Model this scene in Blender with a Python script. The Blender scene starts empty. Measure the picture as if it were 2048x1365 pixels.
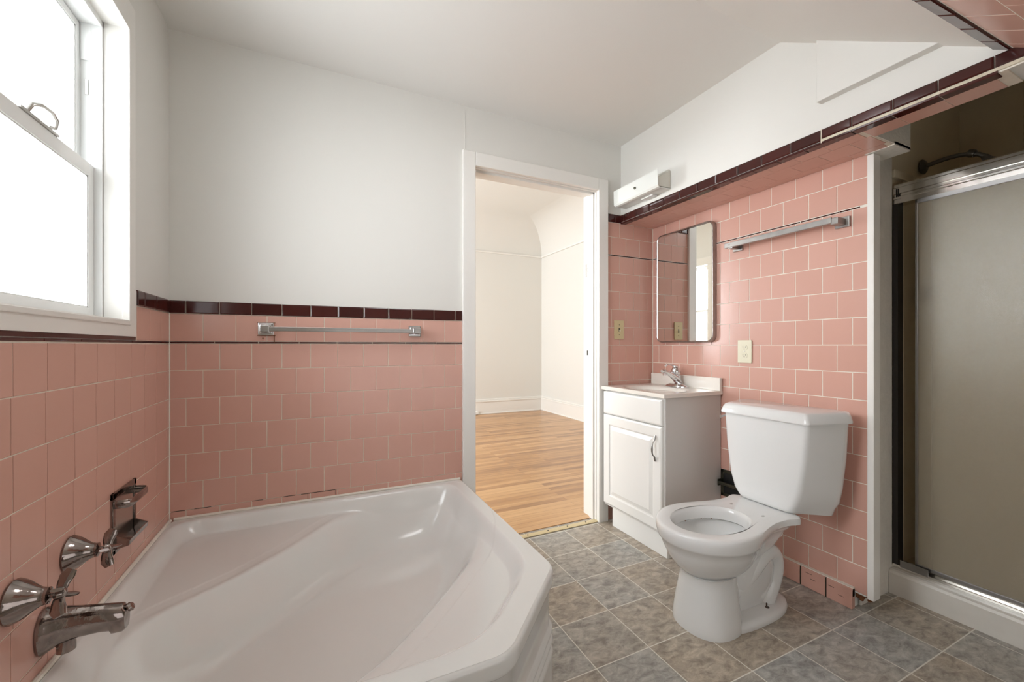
import bpy, bmesh, math, random
from math import sin, cos, pi, sqrt
from mathutils import Vector, Matrix
random.seed(4)
sc = bpy.context.scene
COL = sc.collection

# ------------------------------------------------------------------ camera
cam = bpy.data.cameras.new('camera')
cam.sensor_width = 36.0
cam.lens = 36.0 * 824.9 / 2048.0
cam.shift_y = 9.35 / 2048.0
cam.clip_start = 0.02
co = bpy.data.objects.new('camera', cam)
COL.objects.link(co)
co.location = (0, 0, 1.06)
co.rotation_euler = (pi / 2, 0, -0.4418)
sc.camera = co

# ------------------------------------------------------------------ world, light, exposure
sc.view_settings.view_transform = 'Standard'
sc.view_settings.look = 'None'
sc.view_settings.gamma = 1.0
sc.view_settings.use_curve_mapping = False
sc.view_settings.exposure = 0.18
sc.cycles.use_denoising = True
sc.cycles.max_bounces = 14
sc.cycles.diffuse_bounces = 8
sc.cycles.transmission_bounces = 10
sc.cycles.sample_clamp_indirect = 6.0
w = bpy.data.worlds.new('sky'); sc.world = w
w.use_nodes = True
wb = w.node_tree.nodes['Background']
wb.inputs['Color'].default_value = (0.80, 0.90, 1.0, 1)
wb.inputs['Strength'].default_value = 4.0

PANE = 15.5          # daylight through the obscure bathroom panes

def area(name, loc, rot, sx, sy, power, color=(1, 1, 1), spread=pi):
    l = bpy.data.lights.new(name, 'AREA'); l.shape = 'RECTANGLE'
    l.size = sx; l.size_y = sy; l.energy = power; l.color = color; l.spread = spread
    o = bpy.data.objects.new(name, l); COL.objects.link(o)
    o.location = loc; o.rotation_euler = rot
    return o
# daylight falling through the side window of the room beyond the doorway
area('daylight_side_window', (-1.75, 4.9, 1.6), (0, -pi / 2, 0), 1.35, 1.0, 125, (0.93, 0.97, 1.0))
area('far_room_fill', (-1.42, 3.0, 1.7), (0, -pi / 2, 0), 1.3, .9, 45, (0.93, 0.97, 1.0))  # added fill to even out the far room; no window opening here
# added soft fill behind the camera; the near wall has no window
area('rear_fill', (0.85, -0.47, 0.72), (-pi / 2, 0, pi), 1.5, 0.85, 4, (0.97, 0.98, 1.0))
# added weak fill from above the tub, out of view; no lamp fitting
area('overhead_fill', (0.55, 1.05, 2.235), (0, 0, 0), 0.45, 0.45, 4.0, (0.97, 0.985, 1.0))

# ------------------------------------------------------------------ dimensions (metres)
D, XL, XR, XU = 2.0227, -0.5214, 1.963, 1.704
T = 0.1103
ZC = 2.295
ZS = 1.815
YS0, SL = 1.051, 0.687           # crease of the ceiling and its slope
def slope_z(y): return ZC - SL * (YS0 - y)

# ------------------------------------------------------------------ materials
def new_mat(name):
    m = bpy.data.materials.new(name); m.use_nodes = True
    nt = m.node_tree
    return m, nt, nt.nodes['Principled BSDF']
def N(nt, t, **kw):
    n = nt.nodes.new(t)
    for k, v in kw.items(): setattr(n, k, v)
    return n
def setc(n, i, v):
    n.inputs[i].default_value = v if not (isinstance(v, tuple) and len(v) == 3) else (*v, 1)
def simple(name, col, rough=0.5, metal=0.0, coat=0.0, noise=0.0, nscale=8.0, bump=0.0, bscale=60.0, spec=0.5):
    m, nt, b = new_mat(name)
    setc(b, 'Base Color', col); b.inputs['Roughness'].default_value = rough
    b.inputs['Metallic'].default_value = metal; b.inputs['Coat Weight'].default_value = coat
    b.inputs['Coat Roughness'].default_value = 0.06
    b.inputs['Specular IOR Level'].default_value = spec
    g = N(nt, 'ShaderNodeNewGeometry')
    if noise > 0:
        nz = N(nt, 'ShaderNodeTexNoise'); nz.inputs['Scale'].default_value = nscale
        nz.inputs['Detail'].default_value = 5
        nt.links.new(g.outputs['Position'], nz.inputs['Vector'])
        mx = N(nt, 'ShaderNodeMix', data_type='RGBA', blend_type='MIX')
        mx.inputs[6].default_value = tuple(c * (1 - noise) for c in col) + (1,)
        mx.inputs[7].default_value = tuple(min(1, c * (1 + noise)) for c in col) + (1,)
        nt.links.new(nz.outputs['Fac'], mx.inputs[0])
        nt.links.new(mx.outputs[2], b.inputs['Base Color'])
    if bump > 0:
        nb = N(nt, 'ShaderNodeTexNoise'); nb.inputs['Scale'].default_value = bscale
        nb.inputs['Detail'].default_value = 4
        nt.links.new(g.outputs['Position'], nb.inputs['Vector'])
        bp = N(nt, 'ShaderNodeBump'); bp.inputs['Strength'].default_value = bump
        bp.inputs['Distance'].default_value = 0.004
        nt.links.new(nb.outputs['Fac'], bp.inputs['Height'])
        nt.links.new(bp.outputs['Normal'], b.inputs['Normal'])
    return m

M = {}
M['paint'] = simple('wall_paint', (0.715, 0.705, 0.67), 0.55, noise=0.015, nscale=1.2, bump=0.12, bscale=14)
M['ceiling'] = simple('ceiling_paint', (0.76, 0.745, 0.715), 0.6, noise=0.01, nscale=1.0, bump=0.06, bscale=9)
M['gloss_paint'] = simple('gloss_trim_paint', (0.80, 0.785, 0.75), 0.3, bump=0.10, bscale=45)
M['worn_paint'] = simple('worn_trim_paint', (0.74, 0.71, 0.65), 0.4, noise=0.08, nscale=40, bump=0.5, bscale=70)
M['grout'] = simple('tile_grout', (0.72, 0.65, 0.55), 0.85, noise=0.12, nscale=30)
M['grout_light'] = simple('tile_grout_light', (0.78, 0.74, 0.66), 0.85, noise=0.10, nscale=30)
M['mortar'] = simple('exposed_mortar', (0.66, 0.60, 0.48), 0.9, noise=0.18, nscale=60, bump=0.8, bscale=120)
M['porcelain'] = simple('porcelain', (0.75, 0.755, 0.75), 0.12, coat=0.3)
M['enamel'] = simple('tub_enamel', (0.72, 0.72, 0.70), 0.14, coat=0.3, noise=0.015, nscale=5)
M['marble'] = simple('cultured_marble', (0.80, 0.76, 0.70), 0.12, coat=0.3)
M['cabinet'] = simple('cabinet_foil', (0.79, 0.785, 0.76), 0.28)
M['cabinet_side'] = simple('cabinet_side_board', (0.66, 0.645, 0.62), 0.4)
M['vinyl'] = simple('window_vinyl', (0.80, 0.81, 0.80), 0.3)
M['chrome'] = simple('chrome', (0.72, 0.72, 0.73), 0.10, 1.0, noise=0.08, nscale=25)
M['old_chrome'] = simple('tarnished_chrome', (0.30, 0.255, 0.235), 0.09, 1.0, noise=0.5, nscale=38, bump=0.22, bscale=35)
M['dull_chrome'] = simple('worn_chrome', (0.36, 0.345, 0.33), 0.30, 1.0, noise=0.22, nscale=30)
M['alu'] = simple('bright_aluminium', (0.78, 0.76, 0.72), 0.13, 1.0)
M['dark_metal'] = simple('dark_aluminium', (0.05, 0.045, 0.04), 0.35, 0.6)
M['steel'] = simple('stainless', (0.55, 0.53, 0.5), 0.25, 1.0)
M['pewter'] = simple('pewter', (0.35, 0.34, 0.33), 0.3, 1.0)
M['old_steel'] = simple('dark_old_steel', (0.16, 0.15, 0.13), 0.35, 0.8)
M['black'] = simple('black', (0.01, 0.01, 0.01), 0.4)
M['ivory'] = simple('almond_plastic', (0.58, 0.48, 0.27), 0.3)
M['ivory_light'] = simple('light_almond_plastic', (0.70, 0.66, 0.50), 0.3)
M['slot'] = simple('slot', (0.04, 0.03, 0.015), 0.5)
M['acrylic'] = simple('milky_acrylic', (0.72, 0.74, 0.71), 0.2)
M['lamp_inside'] = simple('lamp_pan', (0.60, 0.58, 0.52), 0.4)
M['brass'] = simple('brass_strip', (0.70, 0.60, 0.38), 0.4, 0.7)
M['beige'] = simple('shower_surround', (0.66, 0.575, 0.42), 0.4, noise=0.03, nscale=3)
M['panel'] = simple('shower_panel', (0.68, 0.61, 0.47), 0.3)
M['curb'] = simple('shower_curb_paint', (0.66, 0.63, 0.58), 0.35, noise=0.05, nscale=20)
M['rust'] = simple('rust', (0.14, 0.05, 0.015), 0.8, noise=0.4, nscale=90)
M['rust_bolt'] = simple('corroded_bolt', (0.04, 0.025, 0.02), 0.6)
M['water'] = simple('bowl_water', (0.45, 0.46, 0.42), 0.03)
M['verdigris'] = simple('tarnished_green_metal', (0.13, 0.13, 0.10), 0.28, 1.0, noise=0.4, nscale=50)

def tile_mat(name, c1, c2, rough, bumpy=0.12):
    m, nt, b = new_mat(name)
    g = N(nt, 'ShaderNodeNewGeometry')
    mx = N(nt, 'ShaderNodeMix', data_type='RGBA')
    mx.inputs[6].default_value = (*c1, 1); mx.inputs[7].default_value = (*c2, 1)
    nz = N(nt, 'ShaderNodeTexNoise'); nz.inputs['Scale'].default_value = 30; nz.inputs['Detail'].default_value = 3
    nt.links.new(g.outputs['Position'], nz.inputs['Vector'])
    ad = N(nt, 'ShaderNodeMath', operation='MULTIPLY_ADD')
    nt.links.new(nz.outputs['Fac'], ad.inputs[0]); ad.inputs[1].default_value = 0.35
    nt.links.new(g.outputs['Random Per Island'], ad.inputs[2])
    s = N(nt, 'ShaderNodeMath', operation='MULTIPLY'); s.inputs[1].default_value = 0.75
    nt.links.new(ad.outputs[0], s.inputs[0])
    nt.links.new(s.outputs[0], mx.inputs[0])
    nt.links.new(mx.outputs[2], b.inputs['Base Color'])
    b.inputs['Roughness'].default_value = rough
    nb = N(nt, 'ShaderNodeTexNoise'); nb.inputs['Scale'].default_value = 16; nb.inputs['Detail'].default_value = 1
    nt.links.new(g.outputs['Position'], nb.inputs['Vector'])
    bp = N(nt, 'ShaderNodeBump'); bp.inputs['Strength'].default_value = bumpy; bp.inputs['Distance'].default_value = 0.006
    nt.links.new(nb.outputs['Fac'], bp.inputs['Height']); nt.links.new(bp.outputs['Normal'], b.inputs['Normal'])
    return m
M['pink'] = tile_mat('pink_tile', (0.585, 0.335, 0.270), (0.62, 0.36, 0.295), 0.22, 0.05)
M['dark'] = tile_mat('maroon_tile', (0.036, 0.006, 0.005), (0.060, 0.010, 0.008), 0.10, 0.06)

def floor_mat():
    m, nt, b = new_mat('vinyl_tile_floor')
    g = N(nt, 'ShaderNodeNewGeometry')
    mp = N(nt, 'ShaderNodeMapping'); mp.inputs['Location'].default_value = (-(1.055 - 0.2265 * 20), -(1.104 - 0.2252 * 20), 0)
    nt.links.new(g.outputs['Position'], mp.inputs['Vector'])
    br = N(nt, 'ShaderNodeTexBrick'); br.offset = 0.0; br.squash = 1.0
    br.inputs['Scale'].default_value = 1.0
    br.inputs['Brick Width'].default_value = 0.2265; br.inputs['Row Height'].default_value = 0.2252
    br.inputs['Mortar Size'].default_value = 0.0022; br.inputs['Mortar Smooth'].default_value = 0.3
    br.inputs['Color1'].default_value = (0, 0, 0, 1); br.inputs['Color2'].default_value = (1, 1, 1, 1)
    br.inputs['Mortar'].default_value = (0.5, 0.5, 0.5, 1)
    nt.links.new(mp.outputs[0], br.inputs['Vector'])
    # stone look: two noises
    mp2 = N(nt, 'ShaderNodeMapping'); mp2.inputs['Scale'].default_value = (20, 34, 1); mp2.inputs['Rotation'].default_value = (0, 0, 0.5)
    nt.links.new(g.outputs['Position'], mp2.inputs['Vector'])
    n1 = N(nt, 'ShaderNodeTexNoise'); n1.inputs['Scale'].default_value = 1.0; n1.inputs['Detail'].default_value = 10; n1.inputs['Roughness'].default_value = 0.72
    n1.inputs['Distortion'].default_value = 0.5
    nt.links.new(mp2.outputs[0], n1.inputs['Vector'])
    rp = N(nt, 'ShaderNodeValToRGB')
    e = rp.color_ramp.elements
    e[0].position = 0.36; e[0].color = (0.235, 0.22, 0.20, 1)
    e[1].position = 0.66; e[1].color = (0.54, 0.52, 0.48, 1)
    nt.links.new(n1.outputs['Fac'], rp.inputs['Fac'])
    n2 = N(nt, 'ShaderNodeTexNoise'); n2.inputs['Scale'].default_value = 2.6; n2.inputs['Detail'].default_value = 3
    nt.links.new(g.outputs['Position'], n2.inputs['Vector'])
    mixf = N(nt, 'ShaderNodeMix', data_type='FLOAT'); mixf.inputs[0].default_value = 0.45
    nt.links.new(n2.outputs['Fac'], mixf.inputs[2]); nt.links.new(br.outputs['Color'], mixf.inputs[3])
    tint = N(nt, 'ShaderNodeValToRGB'); t = tint.color_ramp.elements
    t[0].position = 0.28; t[0].color = (0.93, 0.97, 1.0, 1)
    t[1].position = 0.62; t[1].color = (1.0, 0.89, 0.77, 1)
    nt.links.new(mixf.outputs[0], tint.inputs['Fac'])
    mul = N(nt, 'ShaderNodeMix', data_type='RGBA', blend_type='MULTIPLY'); mul.inputs[0].default_value = 1
    nt.links.new(rp.outputs[0], mul.inputs[6]); nt.links.new(tint.outputs[0], mul.inputs[7])
    fin = N(nt, 'ShaderNodeMix', data_type='RGBA')
    nt.links.new(br.outputs['Fac'], fin.inputs[0]); nt.links.new(mul.outputs[2], fin.inputs[6])
    fin.inputs[7].default_value = (0.70, 0.68, 0.61, 1)
    nt.links.new(fin.outputs[2], b.inputs['Base Color'])
    b.inputs['Roughness'].default_value = 0.42
    bp = N(nt, 'ShaderNodeBump'); bp.inputs['Strength'].default_value = 0.25; bp.inputs['Distance'].default_value = 0.003
    nt.links.new(n1.outputs['Fac'], bp.inputs['Height']); nt.links.new(bp.outputs['Normal'], b.inputs['Normal'])
    return m
M['floor'] = floor_mat()

def wood_mat():
    m, nt, b = new_mat('oak_strip_floor')
    g = N(nt, 'ShaderNodeNewGeometry')
    br = N(nt, 'ShaderNodeTexBrick'); br.offset = 0.37; br.offset_frequency = 2
    br.inputs['Scale'].default_value = 1.0; br.inputs['Brick Width'].default_value = 0.95; br.inputs['Row Height'].default_value = 0.052
    br.inputs['Mortar Size'].default_value = 0.0007; br.inputs['Mortar Smooth'].default_value = 0.2
    br.inputs['Color1'].default_value = (0, 0, 0, 1); br.inputs['Color2'].default_value = (1, 1, 1, 1)
    br.inputs['Mortar'].default_value = (0, 0, 0, 1)
    nt.links.new(g.outputs['Position'], br.inputs['Vector'])
    mp = N(nt, 'ShaderNodeMapping'); mp.inputs['Scale'].default_value = (2.2, 30, 1)
    nt.links.new(g.outputs['Position'], mp.inputs['Vector'])
    nz = N(nt, 'ShaderNodeTexNoise'); nz.inputs['Scale'].default_value = 1.0; nz.inputs['Detail'].default_value = 8
    nz.inputs['Roughness'].default_value = 0.65; nz.inputs['Distortion'].default_value = 0.6
    nt.links.new(mp.outputs[0], nz.inputs['Vector'])
    mixf = N(nt, 'ShaderNodeMix', data_type='FLOAT'); mixf.inputs[0].default_value = 0.35
    nt.links.new(nz.outputs['Fac'], mixf.inputs[2]); nt.links.new(br.outputs['Color'], mixf.inputs[3])
    rp = N(nt, 'ShaderNodeValToRGB'); e = rp.color_ramp.elements
    e[0].position = 0.22; e[0].color = (0.22, 0.105, 0.048, 1)
    e[1].position = 0.75; e[1].color = (0.60, 0.36, 0.17, 1)
    e2 = e.new(0.48); e2.color = (0.45, 0.24, 0.10, 1)
    nt.links.new(mixf.outputs[0], rp.inputs['Fac'])
    fin = N(nt, 'ShaderNodeMix', data_type='RGBA')
    nt.links.new(br.outputs['Fac'], fin.inputs[0]); nt.links.new(rp.outputs[0], fin.inputs[6])
    fin.inputs[7].default_value = (0.16, 0.07, 0.03, 1)
    nt.links.new(fin.outputs[2], b.inputs['Base Color'])
    b.inputs['Roughness'].default_value = 0.28
    return m
M['wood'] = wood_mat()

def emis_mat(name, col, strength, edge=None):
    m, nt, b = new_mat(name)
    b.inputs['Base Color'].default_value = (0.5, 0.55, 0.55, 1)
    b.inputs['Roughness'].default_value = 0.35
    b.inputs['Emission Color'].default_value = (*col, 1)
    g = N(nt, 'ShaderNodeNewGeometry')
    n = N(nt, 'ShaderNodeTexNoise'); n.inputs['Scale'].default_value = 320; n.inputs['Detail'].default_value = 2
    nt.links.new(g.outputs['Position'], n.inputs['Vector'])
    ma = N(nt, 'ShaderNodeMath', operation='MULTIPLY_ADD')
    nt.links.new(n.outputs['Fac'], ma.inputs[0]); ma.inputs[1].default_value = strength * 0.3; ma.inputs[2].default_value = strength * 0.85
    # obscure glass scatters mostly forward: strongest straight out of the pane
    dt = N(nt, 'ShaderNodeVectorMath', operation='DOT_PRODUCT')
    nt.links.new(g.outputs['Normal'], dt.inputs[0]); nt.links.new(g.outputs['Incoming'], dt.inputs[1])
    ab = N(nt, 'ShaderNodeMath', operation='ABSOLUTE'); nt.links.new(dt.outputs['Value'], ab.inputs[0])
    pw = N(nt, 'ShaderNodeMath', operation='POWER'); nt.links.new(ab.outputs[0], pw.inputs[0]); pw.inputs[1].default_value = 2.3
    sc_ = N(nt, 'ShaderNodeMath', operation='MULTIPLY_ADD'); nt.links.new(pw.outputs[0], sc_.inputs[0]); sc_.inputs[1].default_value = 0.94; sc_.inputs[2].default_value = 0.06
    mu = N(nt, 'ShaderNodeMath', operation='MULTIPLY'); nt.links.new(ma.outputs[0], mu.inputs[0]); nt.links.new(sc_.outputs[0], mu.inputs[1])
    nt.links.new(mu.outputs[0], b.inputs['Emission Strength'])
    return m
M['pane'] = emis_mat('obscure_window_glass', (0.93, 0.97, 1.0), PANE)

def mirror_mat():
    m, nt, b = new_mat('mirror_glass')
    setc(b, 'Base Color', (0.86, 0.87, 0.85)); b.inputs['Metallic'].default_value = 1; b.inputs['Roughness'].default_value = 0.015
    return m
M['mirror'] = mirror_mat()

def obscure_glass():
    m, nt, b = new_mat('obscure_shower_glass')
    setc(b, 'Base Color', (0.76, 0.68, 0.53))
    b.inputs['Roughness'].default_value = 0.24; b.inputs['IOR'].default_value = 1.52
    b.inputs['Transmission Weight'].default_value = 0.72
    g = N(nt, 'ShaderNodeNewGeometry')
    n = N(nt, 'ShaderNodeTexNoise'); n.inputs['Scale'].default_value = 260; n.inputs['Detail'].default_value = 2
    nt.links.new(g.outputs['Position'], n.inputs['Vector'])
    bp = N(nt, 'ShaderNodeBump'); bp.inputs['Strength'].default_value = 0.4; bp.inputs['Distance'].default_value = 0.002
    nt.links.new(n.outputs['Fac'], bp.inputs['Height']); nt.links.new(bp.outputs['Normal'], b.inputs['Normal'])
    return m
M['obscure'] = obscure_glass()

# ------------------------------------------------------------------ mesh helpers
class MB:
    def __init__(s): s.v = []; s.f = []; s.mi = []; s.sm = []
    def add(s, verts, faces, mi=0, smooth=False):
        o = len(s.v); s.v += [tuple(p) for p in verts]
        for f in faces:
            s.f.append(tuple(i + o for i in f)); s.mi.append(mi); s.sm.append(smooth)
        return s
    def box(s, x0, x1, y0, y1, z0, z1, mi=0, b=0.0):
        if x0 > x1: x0, x1 = x1, x0
        if y0 > y1: y0, y1 = y1, y0
        if z0 > z1: z0, z1 = z1, z0
        if b <= 0:
            vs = [(x, y, z) for z in (z0, z1) for y in (y0, y1) for x in (x0, x1)]
            s.add(vs, [(0, 2, 3, 1), (4, 5, 7, 6), (0, 1, 5, 4), (2, 6, 7, 3), (0, 4, 6, 2), (1, 3, 7, 5)], mi)
        else:
            bm = bmesh.new()
            bmesh.ops.create_cube(bm, size=1.0)
            for v in bm.verts:
                v.co = Vector(((x0 + x1) / 2 + v.co.x * (x1 - x0), (y0 + y1) / 2 + v.co.y * (y1 - y0), (z0 + z1) / 2 + v.co.z * (z1 - z0)))
            b = min(b, (x1 - x0) * .49, (y1 - y0) * .49, (z1 - z0) * .49)
            bmesh.ops.bevel(bm, geom=bm.edges[:], offset=b, segments=2, affect='EDGES', profile=0.6)
            s.bm(bm, mi, False)
        return s
    def bm(s, bm, mi=0, smooth=True):
        bm.verts.index_update()
        s.add([v.co.copy() for v in bm.verts], [[v.index for v in f.verts] for f in bm.faces], mi, smooth)
        bm.free()
    def loft(s, rings, mi=0, cap0=False, cap1=False, smooth=True, closed=True):
        n = len(rings[0]); vs = [p for r in rings for p in r]; fs = []
        for i in range(len(rings) - 1):
            for j in range(n if closed else n - 1):
                k = (j + 1) % n
                fs.append((i * n + j, i * n + k, (i + 1) * n + k, (i + 1) * n + j))
        if cap0: fs.append(tuple(range(n - 1, -1, -1)))
        if cap1: fs.append(tuple(range((len(rings) - 1) * n, len(rings) * n)))
        s.add(vs, fs, mi, smooth)
        return s
    def tube(s, pts, rad, mi=0, n=14, cap=True, squash=None):
        pts = [Vector(p) for p in pts]
        rads = rad if isinstance(rad, (list, tuple)) else [rad] * len(pts)
        rings = []; up = None
        for i, p in enumerate(pts):
            t = (pts[min(i + 1, len(pts) - 1)] - pts[max(i - 1, 0)]).normalized()
            if up is None:
                up = Vector((0, 0, 1)) if abs(t.z) < .9 else Vector((0, 1, 0))
            a = t.cross(up).normalized(); bb = a.cross(t).normalized(); up = bb
            q = squash or (1, 1)
            rings.append([p + a * cos(2 * pi * k / n) * rads[i] * q[0] + bb * sin(2 * pi * k / n) * rads[i] * q[1] for k in range(n)])
        return s.loft(rings, mi, cap, cap)
    def lathe(s, prof, origin, axis, mi=0, n=28, sc=(1, 1)):
        # prof: (radius, distance along axis)
        ax = Vector(axis).normalized()
        a = ax.cross(Vector((0, 0, 1)) if abs(ax.z) < .9 else Vector((0, 1, 0))).normalized(); bb = ax.cross(a).normalized()
        o = Vector(origin)
        rings = [[o + ax * h + a * (r * cos(2 * pi * k / n) * sc[0]) + bb * (r * sin(2 * pi * k / n) * sc[1]) for k in range(n)] for r, h in prof]
        return s.loft(rings, mi, True, True)
    def prism(s, pts, axis, a0, a1, mi=0, smooth=False):
        # pts 2D in the plane perpendicular to axis
        def P(p, a):
            return {'x': (a, p[0], p[1]), 'y': (p[0], a, p[1]), 'z': (p[0], p[1], a)}[axis]
        n = len(pts)
        vs = [P(p, a0) for p in pts] + [P(p, a1) for p in pts]
        s.add(vs, [(i, (i + 1) % n, n + (i + 1) % n, n + i) for i in range(n)], mi, smooth)
        s.add(vs, [tuple(range(n - 1, -1, -1)), tuple(range(n, 2 * n))], mi)
        return s

def build(mb, name, mats, parent=None, label=None, fix=True, angle=40, subsurf=0):
    me = bpy.data.meshes.new(name)
    me.from_pydata(mb.v, [], mb.f)
    if not isinstance(mats, (list, tuple)): mats = [mats]
    for m in mats: me.materials.append(M[m])
    me.polygons.foreach_set('material_index', mb.mi)
    bm = bmesh.new(); bm.from_mesh(me)
    if fix: bmesh.ops.recalc_face_normals(bm, faces=bm.faces[:])
    ang = math.radians(angle)
    bm.faces.ensure_lookup_table()
    for k_, f in enumerate(bm.faces): f.smooth = bool(mb.sm[k_])
    for e in bm.edges:
        if len(e.link_faces) == 2:
            e.smooth = e.calc_face_angle(0) < ang
    bm.to_mesh(me); bm.free()
    o = bpy.data.objects.new(name, me); COL.objects.link(o)
    if parent is not None:
        o.parent = parent
        o.matrix_parent_inverse = Matrix.Translation(-Vector(PWORLD[parent.name]))
        PWORLD[o.name] = PWORLD[parent.name]
        if o.name != parent.name: PW_CHILD.add(o.name)
    else:
        PWORLD[o.name] = (0, 0, 0)
    if label: o['label'] = label
    return o
PWORLD = {}; PW_CHILD = set()
def sub(mb, name, mats, parent, **kw):        # child of a mesh part (all meshes keep world coordinates)
    o = build(mb, name, mats, None, **kw)
    o.parent = parent
    return o
def struct(mb, name, mats, **kw):
    o = build(mb, name, mats, **kw); o['kind'] = 'structure'; return o
def thing(name, label, cat, loc, group=None):
    o = bpy.data.objects.new(name, None); COL.objects.link(o)
    o.empty_display_size = 0.05
    o.location = loc; o['label'] = label; o['category'] = cat
    if group: o['group'] = group
    PWORLD[o.name] = tuple(loc)
    return o
def tag(o, label, cat, group=None):
    o['label'] = label; o['category'] = cat
    if group: o['group'] = group
    return o

def tiles(mb, org, u, v, n, u0, u1, rows, gap=0.0029, th=0.0015, bev=0.0008):
    """rows: (v0, v1, phase, pitch, mi); a tile from phase+k*pitch, clipped to u0..u1"""
    org, u, v, n = Vector(org), Vector(u), Vector(v), Vector(n)
    for (v0, v1, ph, pit, mi) in rows:
        k0 = math.floor((u0 - ph) / pit) - 1; k1 = math.ceil((u1 - ph) / pit) + 1
        for k in range(k0, k1):
            a = max(ph + k * pit + gap / 2, u0); b = min(ph + (k + 1) * pit - gap / 2, u1)
            if b - a < 0.012: continue
            c, d = v0 + gap / 2, v1 - gap / 2
            j = [random.uniform(-.0005, .0005) for _ in range(4)]
            tt = [random.uniform(-.0005, .0005) for _ in range(4)]
            bv = min(bev, (b - a) * .3, (d - c) * .3)
            base = [(a, c), (b, c), (b, d), (a, d)]
            top = [(a + bv, c + bv), (b - bv, c + bv), (b - bv, d - bv), (a + bv, d - bv)]
            vs = [org + u * (p[0] + j[i] * .5) + v * (p[1] + j[(i + 1) % 4] * .5) for i, p in enumerate(base)]
            vs += [org + u * (p[0] + j[i] * .5) + v * (p[1] + j[(i + 1) % 4] * .5) + n * (th * .7) for i, p in enumerate(base)]
            vs += [org + u * p[0] + v * p[1] + n * (th + tt[i] * .5) for i, p in enumerate(top)]
            fs = [(0, 1, 5, 4), (1, 2, 6, 5), (2, 3, 7, 6), (3, 0, 4, 7), (4, 5, 9, 8), (5, 6, 10, 9), (6, 7, 11, 10), (7, 4, 8, 11), (8, 9, 10, 11)]
            mb.add(vs, fs, mi)

# ================================================================== STRUCTURE
WT = 0.134   # partition thickness
# --- floor
mb = MB(); mb.box(XL - .3, 3.2, -.55, D + .06, -.10, 0); struct(mb, 'floor', 'floor')
mb = MB(); mb.box(-1.7, 3.5, D + .06, 6.1, -.10, 0.004); o = struct(mb, 'floor_far_room', 'wood')

# --- back wall (with the doorway), painted
DX0, DX1, DZ = .735, 1.53, 1.998
mb = MB()
mb.box(XL - .2, DX0, D, D + WT, 0, 2.5)
mb.box(DX1, 3.2, D, D + WT, 0, 2.5)
mb.box(DX0, DX1, D, D + WT, DZ, 2.5)
wall_back = struct(mb, 'wall_back', 'paint')
# tile cladding of the back wall
LZ = 1.0726
mb = MB()
mb.box(XL, .672, D - .0010, D + .002, .3, 1.236, 0)
rows = []
ph = [-.246, -.191]
for k in range(6):
    rows.append((LZ - (k + 1) * T, LZ - k * T - (.004 if k == 0 else 0), ph[k % 2], T, 1))
rows.append((.33, LZ - 6 * T, ph[0], T, 1))
rows.append((LZ + .004, 1.1865, ph[1], T, 1))
tiles(mb, (0, D - .001, 0), (1, 0, 0), (0, 0, 1), (0, -1, 0), XL + .004, .672, rows)
sub(mb, 'tile_cladding', ['grout', 'pink'], wall_back, angle=8)
mb = MB(); tiles(mb, (0, D - .001, 0), (1, 0, 0), (0, 0, 1), (0, -1, 0), XL + .004, .672, [(1.1865, 1.2385, ph[0], T, 0)], th=.006, bev=.004)
sub(mb, 'tile_cap', 'dark', wall_back, label='dark maroon cap tiles', angle=8)
mb = MB(); tiles(mb, (0, D - .001, 0), (1, 0, 0), (0, 0, 1), (0, -1, 0), XL + .004, .672, [(LZ - .0045, LZ + .0045, -.07, .152, 0)], gap=.002, th=.0024)
sub(mb, 'liner_strip', 'dark', wall_back, label='thin maroon liner strip', angle=8)
for xa, xb_, za, zb_ in [(-.512, -.470, .4108, .4108), (-.44, -.385, .4108, .4108), (-.245, -.205, .4108, .4108), (-.130, -.085, .4108, .4108), (-.062, .075, .4108, .4108), (-.037, -.0355, .384, .4108), (.0735, .075, .390, .4108)]:
    mb = MB(); mb.box(xa, xb_, D - .0034, D - .0012, za - .0006, zb_ + .0006)
    sub(mb, 'grout_crack', 'slot', wall_back)
# right part of the back wall, beside the vanity
LR = 1.6142
def rrow(k): return LR - k * T
mb = MB()
mb.box(1.59, XR, D - .001, D + .002, 0, 1.866, 0)
rows = [(rrow(k + 1), rrow(k) - (.004 if k == 0 else 0), [1.6913, 1.6310][k % 2], .1108, 1) for k in range(15)]
rows += [(LR + .004, LR + .1125, 1.631, .1108, 1), (LR + .1125, 1.815, 1.6913, .1108, 1)]
tiles(mb, (0, D - .001, 0), (1, 0, 0), (0, 0, 1), (0, -1, 0), 1.59, XR - .004, rows)
sub(mb, 'tile_cladding', ['grout_light', 'pink'], wall_back, angle=8)
mb = MB(); tiles(mb, (0, D - .001, 0), (1, 0, 0), (0, 0, 1), (0, -1, 0), 1.59, XR - .004, [(LR - .004, LR + .004, 1.66, .152, 0)], gap=.002, th=.0024)
sub(mb, 'liner_strip', 'dark', wall_back, label='thin maroon liner strip', angle=8)
mb = MB(); tiles(mb, (0, D - .001, 0), (1, 0, 0), (0, 0, 1), (0, -1, 0), 1.59, XU, [(1.815, 1.866, 1.50, .152, 0)], th=.006, bev=.004)
sub(mb, 'tile_cap', 'dark', wall_back, label='dark maroon cap tiles', angle=8)

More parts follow.
